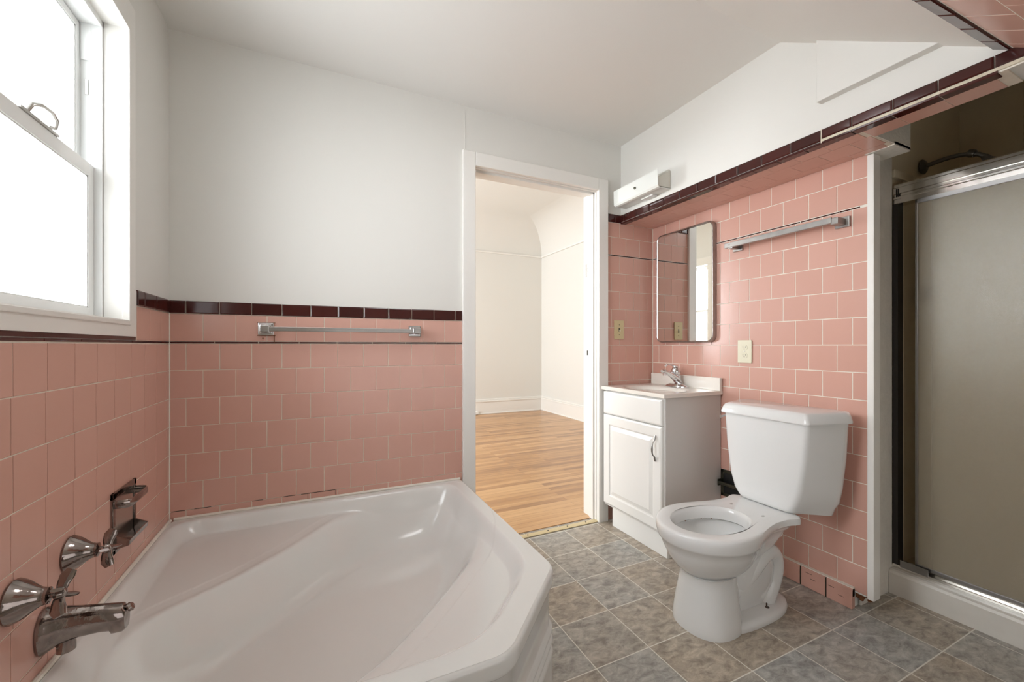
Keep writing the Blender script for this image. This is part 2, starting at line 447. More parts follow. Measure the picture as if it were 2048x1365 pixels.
# --- left wall with window opening
WY0, WY1, WZ0, WZ1 = .80, 1.639, 1.135, 2.028
mb = MB()
mb.box(XL - .2, XL, -.6, WY0, 0, 2.5); mb.box(XL - .2, XL, WY1, D + WT, 0, 2.5)
mb.box(XL - .2, XL, WY0, WY1, 0, WZ0); mb.box(XL - .2, XL, WY0, WY1, WZ1, 2.5)
wall_left = struct(mb, 'wall_left', 'paint')
mb = MB()
mb.box(XL - .002, XL + .0010, .3, D - .001, .3, 1.0726, 0)
mb.box(XL - .002, XL + .0010, 1.69, D - .001, 1.07, 1.236, 0)
Y1 = D - .294 * T; Y2 = D - .755 * T
rows = []
for k in range(6):
    rows.append((LZ - (k + 1) * T, LZ - k * T - (.006 if k == 0 else 0), [Y1, 1.9835][k % 2], T, 1))
rows.append((.33, LZ - 6 * T, Y1, T, 1))
tiles(mb, (XL + .001, 0, 0), (0, 1, 0), (0, 0, 1), (1, 0, 0), .5, D - .006, rows)
tiles(mb, (XL + .001, 0, 0), (0, 1, 0), (0, 0, 1), (1, 0, 0), 1.697, D - .006, [(LZ + .004, 1.1865, 1.814, .112, 1)])
sub(mb, 'tile_cladding', ['grout', 'pink'], wall_left, angle=8)
mb = MB(); tiles(mb, (XL + .001, 0, 0), (0, 1, 0), (0, 0, 1), (1, 0, 0), 1.697, D - .006, [(1.1865, 1.2385, 1.755, .112, 0)], th=.006, bev=.004)
sub(mb, 'tile_cap', 'dark', wall_left, label='dark maroon cap tiles', angle=8)
mb = MB(); tiles(mb, (XL + .001, 0, 0), (0, 1, 0), (0, 0, 1), (1, 0, 0), .5, D - .006, [(LZ - .0045, LZ + .0045, .9, .152, 0)], gap=.002, th=.0024)
mb.box(XL - .001, XL + .0030, .5, 1.69, LZ + .005, 1.088, 0)
sub(mb, 'liner_strip', 'dark', wall_left, label='thin maroon liner strip', angle=8)
# corner caulk
mb = MB(); mb.box(XL, XL + .0055, D - .0055, D, .375, 1.19, 0, .002); sub(mb, 'corner_caulk', 'grout_light', wall_left)

# --- right wall: recessed tiled wall behind vanity and toilet
mb = MB(); mb.box(XR, XR + .10, .92, D + .01, 0, ZS + .05)
mb.box(XR, XR + .10, .875, .93, .065, ZS + .05)
wall_right = struct(mb, 'wall_right', 'paint')
PR = D - .01 * T
mb = MB()
mb.box(XR - .001, XR + .002, .868, D - .001, .07, ZS, 0)
rows = [(max(rrow(k + 1), .070), rrow(k) - (.003 if k == 0 else 0), [1.9700 - .005, 1.9130][(k + 1) % 2] if False else [1.9665, 1.9115][k % 2 == 0], .1101, 1) for k in range(14)]
rows += [(LR + .004, LR + .1125, 1.9665, .1101, 1), (LR + .1125, ZS, 1.9115, .1101, 1)]
tiles(mb, (XR - .001, 0, 0), (0, 1, 0), (0, 0, 1), (-1, 0, 0), .870, D - .006, rows, gap=.0035)
sub(mb, 'tile_cladding', ['grout_light', 'pink'], wall_right, angle=8)
mb = MB(); tiles(mb, (XR - .001, 0, 0), (0, 1, 0), (0, 0, 1), (-1, 0, 0), .895, D - .006, [(LR - .004, LR + .004, 1.12, .152, 0)], gap=.003, th=.0024)
sub(mb, 'liner_strip', 'dark', wall_right, label='thin maroon liner strip', angle=8)

# --- wall above the recess (flush header), soffit tiles
mb = MB()
mb.box(XU, XR + .10, .785, D + .01, ZS + .004, 2.5)
mb.box(XU, 1.82, -.5, .785, ZS + .004, 2.5)
wall_up = struct(mb, 'wall_right_upper', 'paint')
mb = MB(); mb.box(1.672, XU + .01, .40, .900, 1.962, 2.5, 0, .003)
sub(mb, 'boxed_bulkhead', 'paint', wall_up)
# dark cap on the face
seams = [2.02, 1.986, 1.885, 1.776, 1.668, 1.56, 1.451, 1.344, 1.234, 1.125, 1.007, .897, .80, .686, .577, .462, .35, .24, .12, 0, -.12]
mb = MB()
mb.box(XU - .001, XU + .002, -.4, D, ZS, 1.864, 1)
for a, b in zip(seams[:-1], seams[1:]):
    z0 = ZS + .0065 if a > .9 else ZS + .014
    tiles(mb, (XU - .001, 0, 0), (0, 1, 0), (0, 0, 1), (-1, 0, 0), b + .001, a - .001, [(z0, 1.866, b, a - b, 0)], th=.006, bev=.004)
sub(mb, 'tile_cap', ['dark', 'grout_light'], wall_up, label='dark maroon cap tiles', angle=8)
mb = MB()
mb.box(1.7045, XR, .785, D - .001, ZS - .0005, ZS + .006, 0)
mb.box(1.7045, 1.82, .44, .785, ZS - .0005, ZS + .006, 0)
mats = ['grout', 'pink', 'dark']
und = [2.02, 1.93, 1.82, 1.71, 1.60, 1.49, 1.385, 1.275, 1.165, 1.06, .955, .80, .69, .575, .455]
for a, b in zip(und[:-1], und[1:]):
    tiles(mb, (0, 0, ZS + .0050), (0, 1, 0), (1, 0, 0), (0, 0, -1), b, a, [(XU - .0068, 1.736, b, a - b, 2)], gap=.002, th=.0085, bev=.002)
for i in range(3):
    x0 = [1.737, 1.80, 1.91][i]; x1 = [1.80, 1.91, XR - .002][i]
    tiles(mb, (0, 0, ZS), (0, 1, 0), (1, 0, 0), (0, 0, -1), .79, D - .006, [(x0, x1, .80 + (i % 2) * .055, T, 1)], gap=.0018, th=.002)
tiles(mb, (0, 0, ZS), (0, 1, 0), (1, 0, 0), (0, 0, -1), .455, .785, [(1.737, 1.818, .577, T, 1)], gap=.0018, th=.002)
sub(mb, 'soffit_tiles', mats, wall_up, angle=8)
mb = MB(); mb.box(XU - .0065, XU + .004, .40, .897, ZS + .0045, ZS + .0145, 0, .002)
mb.box(XU - .0065, XU, .895, .898, ZS, 1.866, 0)
sub(mb, 'mortar_bed', 'mortar', wall_up, label='exposed cream mortar between the cap tiles')
# white painted end of the recess above the jamb
mb = MB(); mb.box(1.824, 2.07, .781, .92, ZS + .001, 2.2); mb.box(1.95, 2.07, .781, .875, ZS - .004, ZS + .01)
sub(mb, 'painted_end', 'worn_paint', wall_up)

# --- jamb between recess and shower
mb = MB(); mb.box(1.9575, 2.006, .848, .8705, .062, ZS - .006, 0, .003)
mb.box(1.9645, 2.03, .869, .930, .066, ZS - .006, 0, .002)
trim_j = struct(mb, 'trim_1', 'gloss_paint')
mb = MB(); mb.box(2.004, 2.252, .911, .9205, .0, ZS + .4, 0, .001); sub(mb, 'painted_return', 'worn_paint', trim_j)
mb = MB()
mb.box(1.966, 2.02, .865, .925, .058, .07, 0, .004)
for i in range(9):
    x = 1.968 + random.random() * .04; y = .862 + random.random() * .05
    mb.box(x, x + .012, y, y + .012, .035 + random.random() * .02, .066, 0, .003)
sub(mb, 'rotten_foot', ['rust'], trim_j, label='rotted rusty wood at the foot')

# --- shower alcove
mb = MB(); mb.box(2.0, 3.2, .92, 1.04, 0, 2.5); wse = struct(mb, 'wall_shower_end', 'beige')
mb = MB(); mb.box(2.945, 3.2, -.5, .92, 0, 2.5); struct(mb, 'wall_shower_side', 'beige')
mb = MB(); mb.box(1.82, 3.05, -.5, .92, 2.28, 2.36); struct(mb, 'ceiling_shower', 'beige')
mb = MB()
mb.box(2.36, 2.944, .912, .921, .1, 1.80, 0, .002); mb.box(2.26, 2.944, .904, .921, 1.79, 1.825, 0, .003)
mb.box(2.936, 2.946, -.5, .912, .1, 1.80, 0, .002); mb.box(2.928, 2.946, -.5, .905, 1.79, 1.825, 0, .003)
sub(mb, 'surround_panel', 'panel', wse)

# --- ceilings
mb = MB(); mb.box(XL - .2, XU + .02, YS0, D + WT, ZC, 2.5)
c1 = struct(mb, 'ceiling', 'ceiling')
mb = MB()
x0, x1 = XL - .2, XU + .02
ya, yb = YS0, -.55
vs = [(x0, ya, slope_z(ya)), (x1, ya, slope_z(ya)), (x1, yb, slope_z(yb)), (x0, yb, slope_z(yb)),
      (x0, ya, 2.5), (x1, ya, 2.5), (x1, yb, 2.5), (x0, yb, 2.5)]
mb.add(vs, [(0, 1, 2, 3), (4, 7, 6, 5), (0, 4, 5, 1), (1, 5, 6, 2), (2, 6, 7, 3), (3, 7, 4, 0)])
c2 = struct(mb, 'ceiling_slope', 'ceiling')
# tiled part of the slope
sd = Vector((0, -1, -SL)).normalized(); sn = Vector((0, SL, -1)).normalized()
rot = math.atan2(.026 * 1.21, .384)
ux = (Vector((1, 0, 0)) * cos(rot) + sd * sin(rot)).normalized(); vy = (sd * cos(rot) - Vector((1, 0, 0)) * sin(rot)).normalized()
org = Vector((1.716, .466, slope_z(.466)))
mb = MB()
def sp(a, b, n=0): return org + ux * a + vy * b + sn * n
vs = [sp(-2.0, .0, .001), sp(.02, .0, .001), sp(.02, 1.0, .001), sp(-2.0, 1.0, .001)]
mb.add(vs, [(0, 1, 2, 3)], 0)
tiles(mb, org, ux, vy, sn, -1.2, .0, [(.047, .152, .065, .108, 1), (.152, .262, .01, .108, 1), (.262, .372, .065, .108, 1), (.372, .482, .01, .108, 1)], gap=.003)
sub(mb, 'tile_cladding', ['grout_light', 'pink'], c2, angle=8)
mb = MB(); tiles(mb, org, ux, vy, sn, -1.2, .02, [(0, .045, -.08, .105, 0)], th=.006, bev=.003)
sub(mb, 'tile_cap', 'dark', c2, label='dark maroon cap tiles', angle=8)

# --- wall behind the camera
mb = MB(); mb.box(XL - .3, 3.2, -.62, -.5, 0, 2.5); struct(mb, 'wall_near', 'paint')

# --- far room shell
FX0, FX1, FY1, FZ = -1.5, 3.36, 5.96, 3.0
mb = MB(); mb.box(FX0 - .2, FX1 + .1, FY1, FY1 + .12, 0, 3.2); struct(mb, 'wall_far_back', 'paint')
mb = MB(); mb.box(FX1, FX1 + .12, D + WT, FY1 + .1, 0, 3.2); struct(mb, 'wall_far_right', 'paint')
mb = MB()
wy0, wy1, wz0, wz1 = 4.39, 5.40, .93, 2.29
mb.box(FX0 - .15, FX0, D, wy0, 0, 3.2); mb.box(FX0 - .15, FX0, wy1, FY1 + .1, 0, 3.2)
mb.box(FX0 - .15, FX0, wy0, wy1, 0, wz0); mb.box(FX0 - .15, FX0, wy0, wy1, wz1, 3.2)
struct(mb, 'wall_far_left', 'paint')
mb = MB(); mb.box(FX0 - .1, XL - .18, D, D + WT, 0, 3.2); mb.box(XL - .2, FX1, D + .02, D + WT, 2.5, 3.2); mb.box(3.2, 3.4, D, D + WT, 0, 3.2)
struct(mb, 'wall_far_front', 'paint')
mb = MB(); mb.box(FX0 - .1, FX1 + .1, D + .02, FY1 + .1, FZ, FZ + .1)
r = .48; prof = [(FX1, FZ)] + [(FX1 - r + r * cos(a), FZ - r + r * sin(a)) for a in [i * pi / 2 / 12 for i in range(13)]]
mb.prism(prof, 'y', D + WT, FY1, 0, True)
prof = [(FY1, FZ)] + [(FY1 - r + r * cos(a), FZ - r + r * sin(a)) for a in [i * pi / 2 / 12 for i in range(13)]]
mb.prism(prof, 'x', FX0, FX1, 0, True)
struct(mb, 'ceiling_far', 'paint')
mb = MB()
mb.box(FX0, FX1, FY1 - .022, FY1, 2.505, 2.53, 0, .006); mb.box(FX1 - .022, FX1, D + WT, FY1, 2.505, 2.53, 0, .006)
struct(mb, 'trim_2', 'gloss_paint')
mb = MB(); mb.box(FX0, FX1, FY1 - .02, FY1, 0, .185, 0, .003); mb.box(FX0, FX1, FY1 - .028, FY1, .185, .21, 0, .006); mb.box(FX0, FX1, FY1 - .016, FY1, .21, .232, 0, .006); mb.box(FX0, FX1, FY1 - .03, FY1, 0, .018, 0, .006)
struct(mb, 'baseboard_back', 'gloss_paint')
mb = MB(); mb.box(FX1 - .02, FX1, D + WT, FY1, 0, .185, 0, .003); mb.box(FX1 - .028, FX1, D + WT, FY1, .185, .21, 0, .006); mb.box(FX1 - .016, FX1, D + WT, FY1, .21, .232, 0, .006); mb.box(FX1 - .03, FX1, D + WT, FY1, 0, .018, 0, .006)
struct(mb, 'baseboard_right', 'gloss_paint')
# window of the far room (seen in the mirror)
mb = MB()
X = FX0
for (a, b, c, d) in [(wy0 - .11, wy0 - .002, wz0, wz1), (wy1 + .002, wy1 + .11, wz0, wz1), (wy0 - .11, wy1 + .11, wz1 + .002, wz1 + .12), (wy0 - .11, wy1 + .11, wz0 - .1, wz0 - .002)]:
    mb.box(X - .01, X + .02, a, b, c, d, 0, .004)
win2 = struct(mb, 'window_2', 'gloss_paint')
mb = MB(); zm = 1.60
for (a, b, c, d, dx) in [(wy0, wy0 + .05, wz0, zm + .02, 0), (wy1 - .05, wy1, wz0, zm + .02, 0), (wy0, wy1, wz0, wz0 + .06, 0), (wy0, wy1, zm - .02, zm + .02, 0),
                         (wy0, wy0 + .05, zm, wz1, .03), (wy1 - .05, wy1, zm, wz1, .03), (wy0, wy1, wz1 - .05, wz1, .03)]:
    mb.box(X - .07 - dx, X - .04 - dx, a, b, c, d, 0, .003)
sub(mb, 'sash_frame', 'gloss_paint', win2)

# --- door casing + jamb
mb = MB()
def casing_profile_box(x0, x1, z0, z1, y=D, t=.018): mb.box(x0, x1, y - t, y + .001, z0, z1, 0, .004)
casing_profile_box(.673, .742, 0.0, 2.063)
casing_profile_box(1.524, 1.593, 0.0, 2.063)
casing_profile_box(.742, 1.524, 1.992, 2.063)
for x in (.676, 1.5965 - .012):
    pass
mb.box(DX0 - .01, DX0 + .002, D - .012, D + WT + .012, 0, DZ, 0, .001)
mb.box(DX1 - .002, DX1 + .01, D - .012, D + WT + .012, 0, DZ, 0, .001)
mb.box(DX0, DX1, D - .012, D + WT + .012, DZ - .002, DZ + .01, 0, .001)
# rabbets / door stops
mb.box(DX1 - .013, DX1, D + .035, D + .075, 0, DZ, 0, .003)
mb.box(DX1 - .006, DX1, D + .012, D + .028, 0, DZ, 0, .003)
mb.box(DX0, DX0 + .013, D + .035, D + .075, 0, DZ, 0, .003)
mb.box(DX0, DX1, D + .035, D + .075, DZ - .018, DZ, 0, .003)
mb.box(DX0, DX1, D + .012, D + .028, DZ - .008, DZ, 0, .003)
trim_d = struct(mb, 'trim_3', 'gloss_paint')
mb = MB(); mb.box(DX1 - .0035, DX1, D + .088, D + .118, .985, 1.045, 0, .0006); mb.box(DX1 - .004, DX1 - .0004, D + .096, D + .110, 1.0, 1.03, 1)
sub(mb, 'strike_plate', ['vinyl', 'slot'], trim_d, label='painted strike plate')
mb = MB(); mb.box(DX1 - .0035, DX1, D + .10, D + .125, 1.49, 1.57, 0, .0006)
sub(mb, 'hinge_leaf', ['chrome'], trim_d, label='painted hinge leaf')

# --- baseboard tile at the foot of the right wall
mb = MB()
for a, b in [(.912, 1.004), (1.008, 1.105), (1.109, 1.205), (1.209, 1.305), (1.309, 1.405), (1.409, 1.505)]:
    mb.box(1.938, XR - .001, a, b, .001, .083, 0, .0025)
mb.box(1.944, XR - .001, .912, 1.505, .05, .0865, 1)
bb = struct(mb, 'baseboard_tile', ['pink', 'grout_light'])
mb = MB()
for (y, z, l) in [(.94, .035, .02), (.975, .055, .022), (1.06, .065, .028), (1.045, .045, .02)]:
    mb.box(1.9374, 1.939, y, y + l, z, z + .0018)
mb.box(1.9374, 1.95, 1.0045, 1.0075, .002, .083); mb.box(1.9374, 1.95, 1.1055, 1.1085, .002, .083)
sub(mb, 'crack_lines', 'slot', bb)

# --- window 1
mb = MB(); P = XL
# casing (flush with the plaster above the tile cap), sill apron
mb.box(P - .004, P + .0036, WY1 + .004, 1.6945, 1.138, 1.2335, 0, 0)
mb.box(P - .004, P + .0012, WY1 + .004, 1.6945, 1.2336, 2.03, 0, 0)
mb.box(P - .004, P + .0036, .5, 1.6945, 1.0885, 1.138, 0, 0)
mb.box(P - .004, P + .0010, .6, 1.6935, WZ1 + .004, 2.12, 0, .001)
win = struct(mb, 'window_1', 'gloss_paint')
mb = MB()   # reveal boards with a raised inner edge
mb.box(P - .085, P + .002, WY1 - .002, WY1 + .012, WZ0, WZ1, 0, .001)
mb.box(P - .012, P + .006, WY1 - .004, WY1 + .012, WZ0 - .0, WZ1 + .006, 0, .002)
mb.box(P - .085, P + .006, WY0, WY1, WZ1 - .002, WZ1 + .012, 0, .001)
mb.box(P - .085, P + .008, WY0, WY1 + .002, WZ0 - .012, WZ0 + .001, 0, .002)
mb.box(P - .085, P + .002, WY0 - .012, WY0 + .002, WZ0, WZ1, 0, .001)
sub(mb, 'reveal', 'gloss_paint', win)
mb = MB()   # vinyl main frame
X0, X1 = P - .135, P - .056
mb.box(X0, X1, WY1 - .004, WY1, WZ0, WZ1, 0, .001)
mb.box(P - .085, P - .056, WY1 - .0085, WY1, WZ0, WZ1, 0, .0015)
mb.box(X0, X1, WY0, WY0 + .02, WZ0, WZ1); mb.box(X0, X1, WY0, WY1, WZ1 - .02, WZ1); mb.box(X0, X1, WY0, WY1, WZ0, WZ0 + .008)
mb.box(P - .104, P - .080, WY1 - .009, WY1, 1.90, WZ1 - .02, 0, .001)
sub(mb, 'window_frame', 'vinyl', win)
mb = MB(); mb.box(P - .096, P - .088, WY1 - .0065, WY1 - .003, 1.80, 1.845, 0, .001)
sub(mb, 'tilt_latch', 'steel', win)
def sash(name, y0, y1, z0, z1, xa, xb, stile, rb, rt):
    mb = MB()
    mb.box(xa, xb, y0, y0 + stile, z0, z1, 0, .002); mb.box(xa, xb, y1 - stile, y1, z0, z1, 0, .002)
    mb.box(xa, xb, y0 + stile - .001, y1 - stile + .001, z0, z0 + rb, 0, .002)
    mb.box(xa, xb, y0 + stile - .001, y1 - stile + .001, z1 - rt, z1, 0, .002)
    s = sub(mb, name, 'vinyl', win)
    mb = MB(); xm = (xa + xb) / 2 - .004
    mb.box(xm - .003, xm + .003, y0 + stile - .002, y1 - stile + .002, z0 + rb - .002, z1 - rt + .002)
    sub(mb, 'glass_pane', 'pane', s)
    mb = MB(); g = .0035
    mb.box(xm, xb - .003, y1 - stile - g, y1 - stile, z0 + rb, z1 - rt); mb.box(xm, xb - .003, y0 + stile, y1 - stile, z0 + rb, z0 + rb + g)
    mb.box(xm, xb - .003, y0 + stile, y1 - stile, z1 - rt - g, z1 - rt)
    sub(mb, 'glazing_bead', 'vinyl', s)
    return s
low = sash('lower_sash', WY0 + .02, WY1 - .0095, WZ0 + .009, 1.589, P - .100, P - .074, .030, .026, .038)
up = sash('upper_sash', WY0 + .02, WY1 - .005, 1.56, WZ1 - .022, P - .130, P - .106, .020, .03, .02)
mb = MB()   # sash lock
yc, zc, xc = 1.365, 1.592, P - .082
mb.box(xc - .010, xc + .012, yc - .075, yc + .075, zc - .003, zc + .003, 0, .001)
pts = [(xc + .004, yc - .045, zc + .004), (xc + .012, yc - .045, zc + .022), (xc + .016, yc - .02, zc + .033), (xc + .018, yc + .015, zc + .036), (xc + .016, yc + .042, zc + .028), (xc + .010, yc + .056, zc + .010), (xc + .008, yc + .03, zc + .004)]
mb.tube(pts, [.006, .0075, .0085, .0085, .008, .0065, .005], 0, 12, squash=(1.3, .6))
sub(mb, 'sash_lock', 'steel', win)

# ================================================================== THINGS
# --- threshold strip
t = thing('threshold_strip', 'brass coloured metal threshold strip screwed down in the doorway', 'threshold strip', (1.13, 2.03, .0))
mb = MB(); mb.prism([(2.018, .0015), (2.018, .004), (2.026, .0065), (2.044, .0075), (2.052, .006), (2.056, .004)], 'x', .737, 1.528)
build(mb, 'strip', 'brass', t)
for x in (.80, .93, 1.06, 1.19, 1.32, 1.45):
    mb = MB(); mb.lathe([(.0, .0), (.0045, .0), (.0045, .0015), (.0015, .0022)], (x, 2.036, .0066), (0, 0, 1), 0, 12)
    build(mb, 'screw', 'slot', t)

# --- bathtub
def smin(a, b, k):
    h = max(0.0, min(1.0, .5 + .5 * (b - a) / k)); return b + (a - b) * h - k * h * (1 - h)
def smn(l, k):
    r = l[0]
    for q in l[1:]: r = smin(r, q, k)
    return r
R2 = sqrt(2)
TX0, TX1, TY0, TY1 = XL + .006, .667, .82, D - .006
def d_out(x, y): return smn([TX1 - x, TY1 - y, x - TX0, y - TY0, (y - x - .430) / R2], .03)
def step(t): t = max(0, min(1, t)); return t * t * (3 - 2 * t)
def soft(d, r): return .5 * (d + sqrt(d * d + r * r)) - (.5 * r if False else 0)
def tub_z(x, y):
    dl, dr, db, df = x - TX0 - .030, .598 - x, 1.972 - y, y - .895
    dc = (y - x - .548) / R2
    dP = smn([dl, dr, db, df, dc], .085)
    z = .38 - .050 * step((dP + .014) / .048) - .022 * step(dP / .26)
    dA = (1.815 - (y - x)) / R2; dB = ((y - x) - .875) / R2
    db_ = smn([dA, dB, dl - .0, dr - .0, db - .0, df - .01], .15)
    z -= smin(1.55 * soft(db_, .014), .145, .07) if db_ > -.06 else 0
    # slightly raised line along the corner seat
    z += .004 * math.exp(-((dA + .012) / .014) ** 2) * step((dP - .03) / .08)
    return z
cx, cy = .08, 1.42
NA, NR = 640, 190
outr = []
for i in range(NA):
    a = 2 * pi * i / NA; lo, hi = 0, 1.5
    for _ in range(40):
        m_ = (lo + hi) / 2
        if d_out(cx + m_ * cos(a), cy + m_ * sin(a)) > 0: lo = m_
        else: hi = m_
    outr.append(lo)
rings = []
for j in range(1, NR + 1):
    f_ = (j / NR); f_ = f_ * .985 if j < NR else .985
    ring = []
    for i in range(NA):
        a = 2 * pi * i / NA; r_ = outr[i] * f_
        x, y = cx + r_ * cos(a), cy + r_ * sin(a)
        ring.append((x, y, tub_z(x, y)))
    rings.append(ring)
def oring(inset, z):
    rr = []
    for i in range(NA):
        a = 2 * pi * i / NA; r_ = outr[i] - inset / max(.5, 1)
        rr.append((cx + r_ * cos(a), cy + r_ * sin(a), z))
    return rr
for k in range(1, 7):
    a = k / 6 * pi / 2
    rings.append(oring(.014 * (1 - sin(a)), .366 + .014 * cos(a)))
for (ins, z) in [(.0, .345), (.001, .338), (.006, .332), (.012, .328), (.013, .215), (.011, .208), (.004, .203), (.001, .196), (.004, .189), (.009, .184), (.009, .176), (.003, .171), (.0, .164), (.003, .157), (.009, .152), (.009, .144), (.003, .139), (.0, .132), (.001, .12), (.002, .004)]:
    rings.append(oring(ins, z))
t = thing('bathtub', 'white enamel corner bathtub with a diagonal basin and clipped front corner', 'bathtub', (.08, 1.42, 0))
mb = MB(); mb.loft(rings, 0)
c0 = len(mb.v); mb.add([(cx, cy, tub_z(cx, cy))] + rings[0], [(0, 1 + i, 1 + (i + 1) % NA) for i in range(NA)], 0, True)
build(mb, 'tub_shell', 'enamel', t, angle=60)
mb = MB(); 
mb.tube([(TX0 + .012, D - .007, .382), (.66, D - .007, .382)], .0065, 0, 8); mb.tube([(XL + .007, .85, .380), (XL + .007, D - .012, .380)], .0065, 0, 8)
build(mb, 'caulk_bead', 'grout_light', t, label='white caulk line along the tiles')

# --- tub taps
def tap(y, rotx, label):
    z = .577
    t = thing('tub_tap', label, 'tap', (XL + .004, y, z), None)
    x0 = XL + .0035
    mb = MB()
    prof = [(.0, 0), (.040, 0), (.041, .003), (.039, .008), (.033, .018), (.024, .029), (.0175, .038), (.0155, .046), (.0155, .050), (.011, .052), (0, .053)]
    mb.lathe(prof, (x0, y, z), (1, 0, 0), 0, 8 if False else 32)
    build(mb, 'escutcheon', 'old_chrome', t)
    mb = MB(); mb.lathe([(0, 0), (.0062, 0), (.0062, .02), (0, .02)], (x0 + .050, y, z), (1, 0, 0), 0, 14)
    build(mb, 'stem', 'old_chrome', t)
    mb = MB()
    mb.lathe([(0, 0), (.009, .0), (.012, .006), (.010, .013), (.006, .016), (0, .017)], (x0 + .058, y, z), (1, 0, 0), 0, 18)
    for k in range(4):
        a = rotx + k * pi / 2
        dy, dz = cos(a), sin(a)
        pts = [(x0 + .066, y + dy * .004, z + dz * .004), (x0 + .066, y + dy * .016, z + dz * .016), (x0 + .069, y + dy * .030, z + dz * .030), (x0 + .074, y + dy * .041, z + dz * .041)]
        mb.tube(pts, [.007, .009, .0115, .008], 0, 14, squash=(1.1, .42))
    build(mb, 'cross_handle', 'old_chrome', t)
    return t
tap(1.302, 1.30, 'tarnished chrome tub tap with cross handle nearest the soap dish')
tap(1.104, 1.0, 'tarnished chrome tub tap with cross handle at the left picture edge, above the spout')
t = thing('tub_spout', 'tarnished chrome tub spout with diverter knob on the pink tiles under the taps', 'tub spout', (XL + .004, 1.203, .46))
mb = MB()
def sp_ring(x, zc, ry, rz, ft=1.0):
    r = []
    for k in range(24):
        a = 2 * pi * k / 24
        yy = cos(a); zz = sin(a)
        if zz < 0: yy = math.copysign(abs(yy) ** .6, yy)
        r.append((x, 1.203 + yy * ry, zc + zz * rz))
    return r
x0 = XL + .0035
mb.loft([sp_ring(x0, .462, .036, .046), sp_ring(x0 + .004, .462, .037, .047), sp_ring(x0 + .012, .463, .033, .042), sp_ring(x0 + .028, .467, .028, .037), sp_ring(x0 + .055, .467, .0245, .031),
         sp_ring(x0 + .09, .464, .0225, .028), sp_ring(x0 + .108, .461, .022, .028), sp_ring(x0 + .111, .4575, .022, .031), sp_ring(x0 + .128, .456, .020, .030), sp_ring(x0 + .134, .454, .016, .023)], 0, True, True)
build(mb, 'spout_body', 'old_chrome', t)
mb = MB(); mb.lathe([(0, 0), (.003, 0), (.003, .008), (.009, .009), (.010, .013), (.007, .017), (0, .018)], (x0 + .129, 1.203, .468), (.9, 0, .55), 0, 16)
build(mb, 'diverter_knob', 'old_chrome', t)
mb = MB(); mb.lathe([(0, 0), (.014, 0), (.0155, .02), (.0155, .034), (0, .034)], (x0 + .034, 1.203, .444), (0, 0, -1), 0, 18)
build(mb, 'spout_collar', 'old_chrome', t)

# --- soap dish
t = thing('soap_dish', 'recessed chrome soap dish with grab bar in the tiles above the tub', 'soap dish', (XL, 1.597, .555))
x0 = XL + .004
y0, y1, z0, z1 = 1.514, 1.680, .472, .645
mb = MB()
mb.box(x0 - .004, x0 + .004, y0, y0 + .016, z0, z1, 0, .0015); mb.box(x0 - .004, x0 + .004, y1 - .016, y1, z0, z1, 0, .0015)
mb.box(x0 - .004, x0 + .004, y0, y1, z1 - .018, z1, 0, .0015); mb.box(x0 - .004, x0 + .004, y0, y1, z0, z0 + .014, 0, .0015)
build(mb, 'face_frame', 'old_chrome', t)
mb = MB(); mb.box(x0 - .003, x0 + .0012, y0 + .01, y1 - .01, z0 + .01, z1 - .01)
build(mb, 'recess_plate', 'steel', t)
mb = MB()
pts = [(x0, y0 + .012, .612), (x0 + .022, y0 + .013, .611), (x0 + .032, y0 + .018, .610), (x0 + .037, y0 + .032, .610), (x0 + .037, y1 - .032, .610), (x0 + .032, y1 - .018, .610), (x0 + .022, y1 - .013, .611), (x0, y1 - .012, .612)]
mb.tube(pts, .0095, 0, 14, squash=(.45, 1.25))
build(mb, 'grab_bar', 'old_chrome', t)
mb = MB()
mb.prism([(x0, z0 + .012), (x0 + .034, z0 + .020), (x0 + .036, z0 + .034), (x0 + .033, z0 + .034), (x0 + .031, z0 + .025), (x0, z0 + .022)], 'y', y0 + .014, y1 - .014)
mb.prism([(x0, z0 + .012), (x0 + .034, z0 + .020), (x0 + .036, z0 + .034), (x0, z0 + .052)], 'y', y0 + .012, y0 + .016)
mb.prism([(x0, z0 + .012), (x0 + .034, z0 + .020), (x0 + .036, z0 + .034), (x0, z0 + .052)], 'y', y1 - .016, y1 - .012)
build(mb, 'soap_tray', 'old_chrome', t)

mb = MB(); mb.box(.688, .692, D - .0012, D + .001, 2.075, 2.27, 0, .0005); sub(mb, 'paint_seam', 'paint', wall_back)
t = tag(build(MB().box(2.17, 2.225, 5.885, 5.931, .012, .062, 0, .006), 'cable_box', 'vinyl'), 'small white cable box at the far room baseboard beside the door casing', 'cable box')
# --- towel bar on the back wall
t = thing('towel_bar', 'chrome towel bar on the pink tiles above the bathtub', 'towel bar', (.118, D, 1.13))
yb = D - .0045
for i, x in enumerate((-.194, .429)):
    mb = MB()
    mb.box(x - .029, x + .029, yb - .008, yb, 1.104, 1.156, 0, .003)
    mb.box(x - .022, x + .022, yb - .013, yb - .007, 1.110, 1.150, 0, .003)
    mb.box(x - .014, x + .014, yb - .062, yb - .010, 1.114, 1.146, 0, .004)
    mb.box(x - .018, x + .018, yb - .070, yb - .050, 1.115, 1.145, 0, .004)
    build(mb, 'bracket', 'chrome', t)
mb = MB(); mb.box(-.180, .415, yb - .065, yb - .053, 1.1195, 1.1385, 0, .002)
build(mb, 'bar', 'chrome', t)
for a, b, c, d in [(-.1655, -.1625, 1.072, 1.106), (-.208, -.203, 1.088, 1.094), (-.227, -.159, 1.1015, 1.1045), (-.2265, -.160, 1.1555, 1.158)]:
    mb = MB(); mb.box(a, b, yb - .0012, yb - .0001, c, d)
    build(mb, 'rust_streak', 'rust', t, label='brown rust at the left bracket')

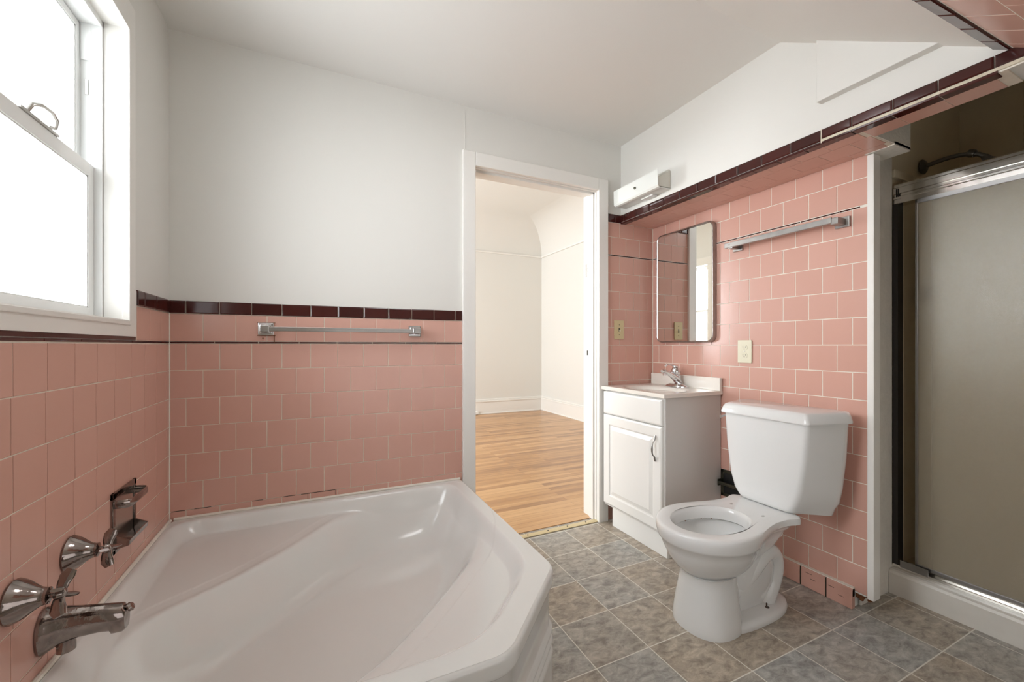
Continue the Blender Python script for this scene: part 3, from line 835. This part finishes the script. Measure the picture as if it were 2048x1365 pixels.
# --- towel bar on the right wall
t = thing('towel_bar', 'worn square chrome towel bar on the wall above the toilet', 'towel bar', (XR, 1.19, 1.57))
xb = XR - .0045
for y in (1.418, .952):
    mb = MB()
    mb.box(xb - .010, xb, y - .026, y + .026, 1.545, 1.588, 0, .002)
    mb.box(xb - .066, xb - .006, y - .013, y + .013, 1.552, 1.580, 0, .003)
    build(mb, 'bracket', 'dull_chrome', t)
mb = MB(); mb.box(xb - .070, xb - .052, .962, 1.447, 1.5585, 1.5825, 0, .0015)
build(mb, 'bar', 'dull_chrome', t)
mb = MB()
for (y, z) in [(1.425, 1.572), (1.418, 1.573)]:
    mb.lathe([(0, 0), (.0018, 0), (.0018, .0012), (0, .0012)], (xb - .0698, y, z), (-1, 0, 0), 0, 8)
build(mb, 'screw_hole', 'slot', t)

# --- medicine cabinet mirror
t = thing('medicine_cabinet', 'mirrored medicine cabinet with rounded chrome frame above the sink', 'mirror cabinet', (XR, 1.75, 1.08))
def rrect(y0, y1, z0, z1, r, n=8):
    pts = []
    for (cy_, cz_, a0) in [(y1 - r, z1 - r, 0), (y0 + r, z1 - r, pi / 2), (y0 + r, z0 + r, pi), (y1 - r, z0 + r, 1.5 * pi)]:
        for k in range(n + 1):
            a = a0 + pi / 2 * k / n; pts.append((cy_ + r * cos(a), cz_ + r * sin(a)))
    return pts
def rr3(x, y0, y1, z0, z1, r): return [(x, p[0], p[1]) for p in rrect(y0, y1, z0, z1, r)]
my0, my1, mz0, mz1 = 1.547, 1.958, 1.079, 1.745
mb = MB()
mb.loft([rr3(XR - .004, my0, my1, mz0, mz1, .038), rr3(XR - .026, my0, my1, mz0, mz1, .038), rr3(XR - .0315, my0 + .002, my1 - .002, mz0 + .002, mz1 - .002, .036),
         rr3(XR - .0325, my0 + .005, my1 - .005, mz0 + .005, mz1 - .005, .033), rr3(XR - .030, my0 + .009, my1 - .009, mz0 + .009, mz1 - .009, .030)], 0)
build(mb, 'frame', 'dull_chrome', t)
mb = MB(); p_ = rr3(XR - .0302, my0 + .008, my1 - .008, mz0 + .008, mz1 - .008, .030)
mb.loft([rr3(XR - .028, my0 + .008, my1 - .008, mz0 + .008, mz1 - .008, .030), p_], 0, True, True, False)
build(mb, 'mirror_glass', 'mirror', t)

# --- light fixture
t = thing('vanity_light', 'milky box wall lamp above the mirror recess, left of the ceiling corner', 'wall lamp', (XU, 1.79, 1.95))
LY0, LY1 = 1.62, 1.972
mb = MB(); mb.box(XU - .012, XU, LY0 + .01, LY1 - .01, 1.905, 2.0, 0, .002); mb.box(XU - .085, XU - .002, LY0 + .012, LY0 + .015, 1.899, 1.94)
mb.add([(XU - .003, LY0 + .004, 1.9), (XU - .09, LY0 + .004, 1.898), (XU - .09, LY0 + .004, 1.945), (XU - .003, LY0 + .004, 1.992),
        (XU - .003, LY0 + .007, 1.9), (XU - .09, LY0 + .007, 1.898), (XU - .09, LY0 + .007, 1.945), (XU - .003, LY0 + .007, 1.992)],
       [(0, 1, 2, 3), (7, 6, 5, 4), (0, 4, 5, 1), (1, 5, 6, 2), (2, 6, 7, 3), (3, 7, 4, 0)], 0)
build(mb, 'back_pan', 'lamp_inside', t)
mb = MB()
outer = [(XU - .002, 1.893), (XU - .078, 1.889), (XU - .090, 1.892), (XU - .096, 1.902), (XU - .098, 1.983)]
inner = [(XU - .095, 1.983), (XU - .093, 1.903), (XU - .088, 1.896), (XU - .078, 1.892), (XU - .002, 1.896)]
mb.prism(outer + inner, 'y', LY0, LY1)
build(mb, 'lamp_shade', 'acrylic', t)
mb = MB(); mb.lathe([(0, 0), (.007, 0), (.0075, .004), (.005, .008), (0, .009)], (XU - .098, 1.788, 1.940), (-1, 0, 0), 0, 14)
build(mb, 'shade_screw', 'verdigris', t)
mb = MB(); mb.box(XU - .045, XU - .012, 1.71, 1.80, 1.885, 1.891, 0, .001)
build(mb, 'vent_tab', 'vinyl', t)

# --- light switch
t = thing('light_switch', 'almond toggle light switch plate on the pink tiles beside the door', 'light switch', (1.683, D, 1.157))
yb = D - .0045
mb = MB(); mb.box(1.646, 1.720, yb - .005, yb, 1.099, 1.216, 0, .002); build(mb, 'plate', 'ivory', t)
mb = MB(); mb.box(1.6785, 1.6875, yb - .0056, yb - .004, 1.146, 1.170); build(mb, 'toggle_slot', 'slot', t)
mb = MB(); mb.box(1.680, 1.686, yb - .016, yb - .004, 1.147, 1.156, 0, .001); build(mb, 'toggle', 'ivory_light', t)
for z in (1.188, 1.127):
    mb = MB(); mb.lathe([(0, 0), (.003, 0), (.003, .001), (0, .0015)], (1.683, yb - .005, z), (0, -1, 0), 0, 10); build(mb, 'screw', 'slot', t)
# --- outlet
t = thing('wall_outlet', 'almond duplex electrical outlet on the tiles above the toilet tank', 'outlet', (XR, 1.382, 1.03))
xb = XR - .0045
mb = MB(); mb.box(xb - .005, xb, 1.345, 1.420, .973, 1.088, 0, .002); build(mb, 'plate', 'ivory_light', t)
for z in (1.0503, 1.0107):
    mb = MB()
    pts = [(1.3825 + .0165 * cos(a), z + max(-.0125, min(.0125, .0165 * sin(a)))) for a in [2 * pi * k / 32 for k in range(32)]]
    mb.loft([[(xb - .004, p[0], p[1]) for p in pts], [(xb - .0065, p[0], p[1]) for p in pts]], 0, True, True, False)
    f_ = build(mb, 'socket', 'ivory_light', t)
    mb = MB()
    mb.box(xb - .0069, xb - .006, 1.3885, 1.3910, z - .001, z + .008); mb.box(xb - .0069, xb - .006, 1.3745, 1.3765, z - .001, z + .007)
    mb.lathe([(0, 0), (.0026, 0), (.0026, .0004), (0, .0005)], (xb - .0065, 1.3825, z - .0065), (-1, 0, 0), 0, 10)
    sub(mb, 'slots', 'slot', f_)
mb = MB(); mb.lathe([(0, 0), (.0028, 0), (.0028, .001), (0, .0015)], (xb - .005, 1.3825, 1.0305), (-1, 0, 0), 0, 10); build(mb, 'screw', 'steel', t)

# --- vanity cabinet
VX0, VX1, VY0, VY1 = 1.560, XR - .006, 1.520, 1.992
t = thing('vanity_cabinet', 'white vanity cabinet with raised panel door and false drawer', 'cabinet', (1.76, 1.755, 0))
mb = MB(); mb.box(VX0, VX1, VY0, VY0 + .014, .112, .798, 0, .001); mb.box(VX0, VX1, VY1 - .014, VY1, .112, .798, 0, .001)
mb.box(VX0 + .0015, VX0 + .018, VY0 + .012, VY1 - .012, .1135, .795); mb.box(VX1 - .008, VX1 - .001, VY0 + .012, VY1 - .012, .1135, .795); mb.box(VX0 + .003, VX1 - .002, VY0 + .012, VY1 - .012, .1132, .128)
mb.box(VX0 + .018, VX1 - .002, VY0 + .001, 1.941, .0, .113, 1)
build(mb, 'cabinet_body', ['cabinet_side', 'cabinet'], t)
mb = MB(); mb.box(VX0 + .012, VX0 + .02, VY0 + .002, 1.941, .001, .118, 0, .001); build(mb, 'toe_kick', 'cabinet', t)
def raised(mb, y0, y1, z0, z1, x, th, rail, raised=True):
    """front panel facing -X; outer slab with a beveled edge and a raised centre"""
    def q(a, xx): return [(xx, y0 + a, z0 + a), (xx, y1 - a, z0 + a), (xx, y1 - a, z1 - a), (xx, y0 + a, z1 - a)]
    R = [q(0, x), q(0, x - th + .005), q(.005, x - th + .001), q(.009, x - th)]
    if raised:
        R += [q(rail, x - th), q(rail + .004, x - th + .005), q(rail + .010, x - th + .006), q(rail + .028, x - th + .0015), q(rail + .031, x - th + .0005)]
    else:
        R += [q(.012, x - th)]
    mb.loft(R, 0, True, True, False)
mb = MB(); raised(mb, VY0 + .010, VY1 - .002, .130, .655, VX0, .018, .054); dr = build(mb, 'door', 'cabinet', t, angle=12)
mb = MB(); raised(mb, VY0 + .010, VY1 - .002, .660, .790, VX0, .018, 0, False); build(mb, 'drawer_front', 'cabinet', t, angle=12)
mb = MB(); yy = 1.566; xx = VX0 - .018
pts = [(xx + .001, yy, .607), (xx - .006, yy, .606), (xx - .009, yy, .594), (xx - .012, yy, .583), (xx - .022, yy, .572), (xx - .026, yy, .558), (xx - .027, yy, .542), (xx - .026, yy, .526), (xx - .022, yy, .512), (xx - .012, yy, .503), (xx - .009, yy, .492), (xx - .006, yy, .480), (xx + .001, yy, .479)]
mb.tube(pts, [.002, .004, .0055, .0035, .003, .0045, .0055, .0045, .003, .0035, .0055, .004, .002], 0, 12, squash=(1.0, 1.0))
sub(mb, 'door_handle', 'pewter', dr, label='curved pewter pull')

# --- vanity top with sink
t = thing('bathroom_sink', 'glossy cream cultured marble sink top with low backsplash', 'sink', (1.75, 1.76, .80))
CX0, CX1, CY0, CY1, CZ = 1.537, XR - .006, 1.509, 2.012, .820
def bz(x, y):
    d = sqrt(((x - 1.725) / .135) ** 2 + ((y - 1.762) / .185) ** 2)
    if d >= 1.12: return CZ
    q = max(0, 1.12 - d) / 1.12
    return CZ - .004 * step((1.12 - d) / .10) - .11 * (1 - (1 - min(1, max(0, 1.0 - d))) ** 2) * 1.0
nx, ny = 56, 64
grid = [[(CX0 + .006 + (CX1 - CX0 - .006) * i / nx, CY0 + .004 + (CY1 - CY0 - .008) * j / ny) for j in range(ny + 1)] for i in range(nx + 1)]
mb = MB()
vs = [(p[0], p[1], bz(*p)) for r_ in grid for p in r_]
mb.add(vs, [(i * (ny + 1) + j, (i + 1) * (ny + 1) + j, (i + 1) * (ny + 1) + j + 1, i * (ny + 1) + j + 1) for i in range(nx) for j in range(ny)], 0, True)
# rounded edge + skirt
def edge_ring(o, z): return [(CX0 + .006 - o, CY0 + .004 - o, z), (CX1, CY0 + .004 - o, z), (CX1, CY1 - .004 + o, z), (CX0 + .006 - o, CY1 - .004 + o, z)]
mb.loft([edge_ring(0, CZ), edge_ring(.003, CZ - .001), edge_ring(.004, CZ - .004), edge_ring(.004, .800), edge_ring(0, .7985)], 0, False, False, False)
mb.add(edge_ring(0, .7985), [(0, 1, 2, 3)])
mb.box(CX1 - .020, CX1, CY0, CY1 - .001, CZ - .002, .888, 0, .005)
build(mb, 'basin_top', 'marble', t, angle=35)
mb = MB(); mb.lathe([(0, .0), (.02, 0), (.022, .003), (.0, .004)], (1.725, 1.762, CZ - .113), (0, 0, 1), 0, 18); build(mb, 'drain', 'chrome', t)

# --- faucet
t = thing('sink_faucet', 'chrome single lever faucet on the sink top', 'faucet', (1.885, 1.762, CZ))
fy = 1.762; CZ += .0006
mb = MB()
def frs(u, zz, hw, hh, tilt=0):
    r = []
    for k in range(20):
        a = 2 * pi * k / 20
        r.append((u + tilt * sin(a) * hh, fy + hw * cos(a), zz + hh * sin(a)))
    return r
# base plate with flared ends
base = []
for z_, s_ in [(CZ, 1.0), (CZ + 0.0040, 1.0), (CZ + 0.0100, .90), (CZ + 0.0180, .62)]:
    r = []
    for k in range(40):
        a = 2 * pi * k / 40
        r.append((1.893 + .030 * cos(a) * (s_ ** .6), fy + .078 * math.copysign(abs(sin(a)) ** .8, sin(a)) * s_, z_))
    base.append(r)
mb.loft(base, 0, True, True)
build(mb, 'base_plate', 'chrome', t)
mb = MB()
mb.loft([frs(1.912, CZ + 0.0100, .030, .010), frs(1.905, CZ + 0.0293, .029, .020), frs(1.890, CZ + 0.0452, .026, .024), frs(1.868, CZ + 0.0612, .023, .020), frs(1.840, CZ + 0.0758, .021, .015),
         frs(1.812, CZ + 0.0878, .020, .012), frs(1.790, CZ + 0.0931, .018, .010), frs(1.780, CZ + 0.0931, .012, .007)], 0, True, True)
mb.lathe([(0, 0), (.0095, 0), (.0095, .014), (0, .014)], (1.800, fy, CZ + 0.0825), (0, 0, -1), 0, 16)
build(mb, 'spout', 'chrome', t)
mb = MB(); mb.lathe([(0, 0), (.021, 0), (.023, .014), (.0215, .026), (.026, .031), (.027, .042), (.024, .058), (.015, .070), (0, .075)], (1.896, fy, CZ + 0.0479), (-.18, 0, 1), 0, 24)
build(mb, 'lever_body', 'chrome', t)
mb = MB(); mb.tube([(1.890, fy, CZ + 0.1170), (1.870, fy, CZ + 0.1250), (1.845, fy, CZ + 0.1303), (1.822, fy, CZ + 0.1317), (1.812, fy, CZ + 0.1277), (1.806, fy, CZ + 0.1224)], [.014, .010, .0055, .005, .0085, .006], 0, 14, squash=(1.2, .7))
build(mb, 'lever', 'chrome', t)

# --- toilet
TC = 1.117
t = thing('toilet', 'white two piece toilet without a seat beside the vanity', 'toilet', (1.5, TC, 0))
def halfw(x, x0, xm, ax, ay, w1, xe):
    if x <= xm:
        q = max(0, 1 - ((xm - x) / ax) ** 2); return ay * sqrt(q)
    k = (x - xm) / (1.60 - xm)
    fl = .014 * step((x - 1.63) / .07) if w1 > .12 else 0
    if k < 1: return ay + (w1 - ay) * step(k) + fl
    return w1 + fl
def outline(front, xm, ay, w1, back, z, n=44, br=.03):
    """closed ring, front (small x) to back, symmetric about TC"""
    ax = xm - front; pts = []
    ts = [(1 - cos(pi * k / n)) / 2 for k in range(n + 1)]
    up = []
    for s_ in ts:
        x = front + (back - front) * s_
        wv = halfw(x, front, xm, ax, ay, w1, back)
        if x > back - br: wv -= br - sqrt(max(0, br * br - (x - back + br) ** 2))
        up.append((x, max(wv, 0)))
    ring = [(x, TC + w_, z) for x, w_ in up] + [(x, TC - w_, z) for x, w_ in reversed(up[1:-1])]
    return ring
mb = MB()
# outside of the bowl, rim band and under-curve; deck at the rear
R = [outline(1.215, 1.375, .126, .085, 1.722, .387),
     outline(1.178, 1.370, .166, .122, 1.722, .3885), outline(1.168, 1.370, .1750, .131, 1.722, .3865), outline(1.1635, 1.370, .1786, .134, 1.722, .380),
     outline(1.163, 1.370, .179, .134, 1.722, .364), outline(1.165, 1.370, .178, .119, 1.716, .352), outline(1.168, 1.370, .176, .112, 1.710, .340),
     outline(1.171, 1.371, .174, .108, 1.704, .333), outline(1.177, 1.371, .168, .102, 1.698, .329),
     outline(1.188, 1.374, .158, .092, 1.685, .300), outline(1.206, 1.380, .140, .080, 1.66, .262), outline(1.230, 1.390, .117, .066, 1.60, .228), outline(1.262, 1.400, .092, .048, 1.55, .202), outline(1.300, 1.410, .05, .02, 1.50, .190)]
mb.loft(R, 0, False, True)
# top ring down into the bowl
def ell(cx_, ax, ay, z, n):
    ref = outline(1.215, 1.375, .126, .085, 1.722, .387)
    r = []
    m2 = len(ref)
    for k in range(m2):
        s_ = k / (m2 / 2)
        a = pi - pi * s_
        r.append((cx_ + ax * cos(a), TC + ay * sin(a), z))
    return r
IN = [ell(1.378, .170, .127, .3870, 0), ell(1.378, .165, .122, .383, 0), ell(1.378, .161, .118, .368, 0), ell(1.379, .157, .113, .340, 0), ell(1.380, .160, .117, .336, 0), ell(1.380, .170, .128, .333, 0), ell(1.380, .168, .128, .322, 0),
      ell(1.384, .150, .112, .29, 0), ell(1.395, .125, .092, .255, 0), ell(1.41, .095, .07, .225, 0), ell(1.42, .06, .045, .205, 0)]
ref = outline(1.215, 1.375, .126, .075, 1.722, .387)
mb.loft(list(reversed(IN)), 0, True, False)
# deck surface: stitch the ellipse to the first ring
mb.loft([IN[0], R[0]], 0)
# pedestal
def sup(x0, x1, hw, z, n=48, p=2.3):
    c_ = (x0 + x1) / 2; a_ = (x1 - x0) / 2; r = []
    for k in range(n):
        q = 2 * pi * k / n
        r.append((c_ + a_ * math.copysign(abs(cos(q)) ** (2 / p), cos(q)), TC + hw * math.copysign(abs(sin(q)) ** (2 / p), sin(q)), z))
    return r
mb.loft([sup(1.242, 1.475, .116, 0), sup(1.241, 1.475, .117, .012), sup(1.243, 1.472, .113, .04), sup(1.250, 1.470, .104, .10), sup(1.258, 1.470, .093, .16), sup(1.262, 1.475, .088, .195), sup(1.258, 1.49, .094, .202)], 0, True, True)
mb.loft([sup(1.30, 1.765, .118, 0, p=2.6), sup(1.30, 1.766, .119, .012, p=2.6), sup(1.305, 1.760, .114, .024, p=2.6), sup(1.32, 1.745, .100, .030, p=2.6), sup(1.36, 1.70, .055, .034, p=2.6)], 0, True, True)
# trapway
for sgn in (1, -1):
    pts = [(1.44, TC - sgn * .030, .10), (1.50, TC - sgn * .042, .135), (1.555, TC - sgn * .050, .185), (1.605, TC - sgn * .052, .222), (1.655, TC - sgn * .050, .228), (1.690, TC - sgn * .048, .195), (1.697, TC - sgn * .046, .145), (1.682, TC - sgn * .044, .095), (1.655, TC - sgn * .044, .05), (1.64, TC - sgn * .042, .015)]
    sm_ = []
    for i in range(len(pts) - 1):
        for k in range(4):
            tt = k / 4
            p0 = Vector(pts[max(i - 1, 0)]); p1 = Vector(pts[i]); p2 = Vector(pts[i + 1]); p3 = Vector(pts[min(i + 2, len(pts) - 1)])
            sm_.append(.5 * ((2 * p1) + (p2 - p0) * tt + (2 * p0 - 5 * p1 + 4 * p2 - p3) * tt * tt + (3 * p1 - p0 - 3 * p2 + p3) * tt ** 3))
    mb.tube(sm_, [.034] * len(sm_), 0, 18)
mb.loft([sup(1.42, 1.675, .054, .02, p=3), sup(1.42, 1.68, .062, .06, p=3), sup(1.42, 1.69, .078, .11, p=3), sup(1.43, 1.70, .079, .17, p=3), sup(1.46, 1.69, .076, .215, p=3), sup(1.585, 1.72, .064, .33)], 0, True, True)
mb.loft([sup(1.62, 1.728, .085, .295), sup(1.60, 1.736, .090, .31), sup(1.60, 1.736, .086, .34), sup(1.60, 1.745, .088, .384)], 0, True, True)
bowl = build(mb, 'bowl', 'porcelain', t, angle=50)
mb = MB(); mb.loft([ell(1.405, .105, .078, .2325, 0), ell(1.405, .01, .01, .2326, 0)], 0, False, True); sub(mb, 'water', 'water', bowl)
for dy in (.069, -.069):
    mb = MB(); mb.lathe([(0, 0), (.0062, 0), (.0062, .0012), (0, .0012)], (1.592, TC + dy, .3862), (0, 0, 1), 0, 12, (1.3, .8)); sub(mb, 'seat_bolt_hole', 'pewter', bowl)
for a, s_ in [(2.55, .0028), (2.15, .0022), (1.62, .0045), (1.1, .002), (.8, .002)]:
    x, y = 1.379 + .1575 * cos(a), TC + .1145 * sin(a)
    mb = MB(); mb.lathe([(0, 0), (s_, .0), (s_ * .7, .004), (0, .005)], (x, y, .3405), (0, 0, -1), 0, 8)
    sub(mb, 'rust_spot', 'rust', bowl)
mb = MB(); mb.lathe([(0, 0), (.011, 0), (.010, .003), (.004, .004), (.0028, .006), (.0028, .018), (0, .018)], (1.600, TC - .078, .0285), (0, 0, 1), 0, 14)
build(mb, 'floor_bolt', 'rust_bolt', t, label='corroded floor bolt')
# tank
def tank_ring(xf, hf, xs, hs, xb, hb, z, r=.012, n=4):
    P_ = [(xf, TC + hf), (xs, TC + hs), (xb, TC + hb), (xb, TC - hb), (xs, TC - hs), (xf, TC - hf)]
    out = []
    m_ = len(P_)
    for i in range(m_):
        p = Vector(P_[i]).to_2d(); a = Vector(P_[i - 1]).to_2d(); b = Vector(P_[(i + 1) % m_]).to_2d()
        da = (a - p).normalized(); db2 = (b - p).normalized()
        rr = min(r, (a - p).length * .4, (b - p).length * .4)
        s0, s1 = p + da * rr, p + db2 * rr
        for k in range(n + 1):
            q = k / n
            pt = s0 * (1 - q) ** 2 + p * 2 * q * (1 - q) + s1 * q * q
            out.append((pt.x, pt.y, z))
    return out
mb = MB()
def tz(ring, zf, zb): return [(x, y, zf + (zb - zf) * (x - 1.69) / .25) for x, y, z in ring]
mb.loft([tz(tank_ring(1.71, .085, 1.84, .150, 1.895, .14, 0, .02), .390, .366), tz(tank_ring(1.697, .104, 1.860, .172, 1.900, .16, 0, .02), .394, .370), tank_ring(1.692, .112, 1.864, .180, 1.900, .17, .405, .02),
         tank_ring(1.690, .130, 1.866, .192, 1.900, .185, .43, .02), tank_ring(1.688, .148, 1.866, .204, 1.900, .195, .49, .02), tank_ring(1.687, .165, 1.866, .216, 1.900, .208, .61, .02), tank_ring(1.686, .177, 1.866, .225, 1.900, .215, .762, .02)], 0, True, True)
build(mb, 'tank', 'porcelain', t, angle=50)
mb = MB()
mb.loft([tank_ring(1.682, .178, 1.866, .230, 1.900, .222, .756, .012), tank_ring(1.675, .186, 1.872, .237, 1.902, .228, .757, .012), tank_ring(1.675, .187, 1.873, .238, 1.902, .228, .763, .012),
         tank_ring(1.682, .180, 1.868, .231, 1.901, .222, .786, .012), tank_ring(1.689, .174, 1.864, .225, 1.900, .216, .797, .012), tank_ring(1.697, .166, 1.856, .217, 1.900, .21, .800, .012)], 0, True, True)
build(mb, 'tank_lid', 'porcelain', t, angle=50)
mb = MB(); mb.lathe([(0, 0), (.009, 0), (.010, .006), (.008, .012), (0, .013)], (1.742, TC + .178, .735), (-.1, 1, 0), 0, 16)
mb.tube([(1.738, TC + .192, .735), (1.715, TC + .197, .735), (1.690, TC + .196, .733)], [.005, .005, .007], 0, 10)
build(mb, 'flush_lever', 'chrome', t)

# --- toilet paper holder
t = thing('toilet_paper_holder', 'tarnished recessed toilet paper holder between vanity and toilet', 'paper holder', (XR, 1.45, .33))
xb = XR - .0045
y0, y1, z0, z1 = 1.372, 1.517, .262, .402
mb = MB()
mb.box(xb - .005, xb + .002, y0, y0 + .016, z0, z1, 0, .0015); mb.box(xb - .005, xb + .002, y1 - .016, y1, z0, z1, 0, .0015)
mb.box(xb - .005, xb + .002, y0, y1, z0, z0 + .016, 0, .0015); mb.box(xb - .005, xb + .002, y0, y1, z1 - .016, z1, 0, .0015)
mb.box(xb - .001, xb + .002, y0 + .01, y1 - .01, z0 + .01, z1 - .01, 1)
build(mb, 'face_frame', ['verdigris', 'black'], t)
mb = MB(); mb.tube([(xb - .028, y0 + .006, .335), (xb - .028, y1 - .006, .335)], .009, 0, 14); build(mb, 'roller', 'verdigris', t)
for y in (y0 + .006, y1 - .006):
    mb = MB(); mb.box(xb - .036, xb - .002, y - .003, y + .003, .318, .352, 0, .002)
    build(mb, 'roller_arm', 'verdigris', t)

# --- shower pan with curb
t = thing('shower_pan', 'white painted shower base with raised curb below the glass door', 'shower base', (2.6, .2, 0))
mb = MB()
prof = [(2.222, 0), (2.222, .088), (2.226, .098), (2.234, .103), (2.345, .103), (2.352, .06), (2.352, .05), (2.93, .045), (2.93, 0)]
mb.prism(prof, 'y', -.49, .9095); build(mb, 'curb', 'curb', t)

# --- shower enclosure
t = thing('shower_door', 'framed sliding shower door of obscure glass at the right picture edge', 'shower door', (2.28, .3, .10))
mb = MB()
pr = [(2.262, 1.672), (2.262, 1.690), (2.259, 1.693), (2.259, 1.700), (2.2635, 1.703), (2.2635, 1.712), (2.258, 1.715), (2.258, 1.738), (2.262, 1.742), (2.262, 1.752), (2.267, 1.757), (2.315, 1.757), (2.318, 1.750), (2.318, 1.672)]
mb.prism(pr, 'y', -.49, .911); build(mb, 'header_rail', 'alu', t)
mb = MB()
for y in (.894, .900): mb.box(2.2555, 2.259, y - .004, y, 1.70, 1.735, 0, .001)
build(mb, 'rail_end_clip', 'black', t)
mb = MB()
pr = [(2.252, .1035), (2.252, .112), (2.256, .118), (2.262, .112), (2.284, .110), (2.284, .128), (2.288, .132), (2.292, .128), (2.292, .110), (2.322, .110), (2.322, .1035)]
mb.prism(pr, 'y', -.49, .911); build(mb, 'bottom_track', 'alu', t)
mb = MB(); mb.box(2.253, 2.2565, .795, .885, .106, .143, 0, .001); build(mb, 'track_guide', 'pewter', t)
mb = MB(); mb.box(2.256, 2.262, .893, .911, .110, 1.672, 0, .001); mb.box(2.262, 2.318, .900, .911, .110, 1.672)
build(mb, 'side_jamb', 'dark_metal', t)
def panel(x, y0, y1, z0, z1, fr, labelled=None):
    mb = MB(); f_ = .008
    mb.box(x - .006, x + .006, y1 - fr, y1, z0, z1, 0, .002); mb.box(x - .006, x + .006, y0, y0 + fr, z0, z1, 0, .002)
    mb.box(x - .006, x + .006, y0, y1, z0, z0 + fr * 1.6, 0, .002); mb.box(x - .006, x + .006, y0, y1, z1 - fr * 2.2, z1, 0, .002)
    p = build(mb, 'sliding_panel', 'pewter', t)
    mb = MB(); mb.box(x - .0025, x + .0025, y0 + fr * .5, y1 - fr * .5, z0 + fr, z1 - fr); sub(mb, 'obscure_pane', 'obscure', p)
panel(2.275, .06, .842, .130, 1.676, .009)
panel(2.302, -.45, .80, .133, 1.676, .004)

# --- shower arm and valve
t = thing('wall_shower', 'dark tarnished shower arm with round flange above the shower door', 'shower arm', (2.528, .912, 1.885))
mb = MB(); mb.lathe([(0, 0), (.033, 0), (.034, .004), (.026, .012), (.014, .018), (0, .018)], (2.528, .912, 1.885), (0, -1, 0), 0, 24); build(mb, 'flange', 'old_steel', t)
mb = MB(); mb.tube([(2.528, .905, 1.885), (2.530, .875, 1.889), (2.532, .84, 1.893), (2.534, .80, 1.893), (2.535, .765, 1.886), (2.536, .735, 1.872), (2.537, .715, 1.855)], [.0095, .0095, .0095, .0095, .0095, .0095, .0095], 0, 14)
mb.lathe([(0, 0), (.015, 0), (.017, .012), (.015, .024), (0, .024)], (2.535, .765, 1.890), (0, -.85, -.5), 0, 12)
build(mb, 'arm', 'old_steel', t)
mb = MB(); mb.lathe([(0, 0), (.012, 0), (.016, .02), (.030, .045), (.032, .055), (0, .055)], (2.537, .718, 1.857), (0, -.5, -.87), 0, 20); build(mb, 'spray_head', 'old_steel', t)
t = thing('shower_valve', 'dark round shower valve seen blurred through the obscure glass', 'shower valve', (2.528, .912, 1.296))
mb = MB(); mb.lathe([(0, 0), (.062, 0), (.063, .004), (.05, .010), (.03, .02), (0, .02)], (2.528, .912, 1.296), (0, -1, 0), 0, 24); build(mb, 'escutcheon', 'dark_metal', t)
mb = MB(); mb.lathe([(0, 0), (.026, 0), (.030, .02), (.028, .05), (0, .052)], (2.528, .895, 1.296), (0, -1, 0), 0, 18); build(mb, 'knob', 'dark_metal', t)
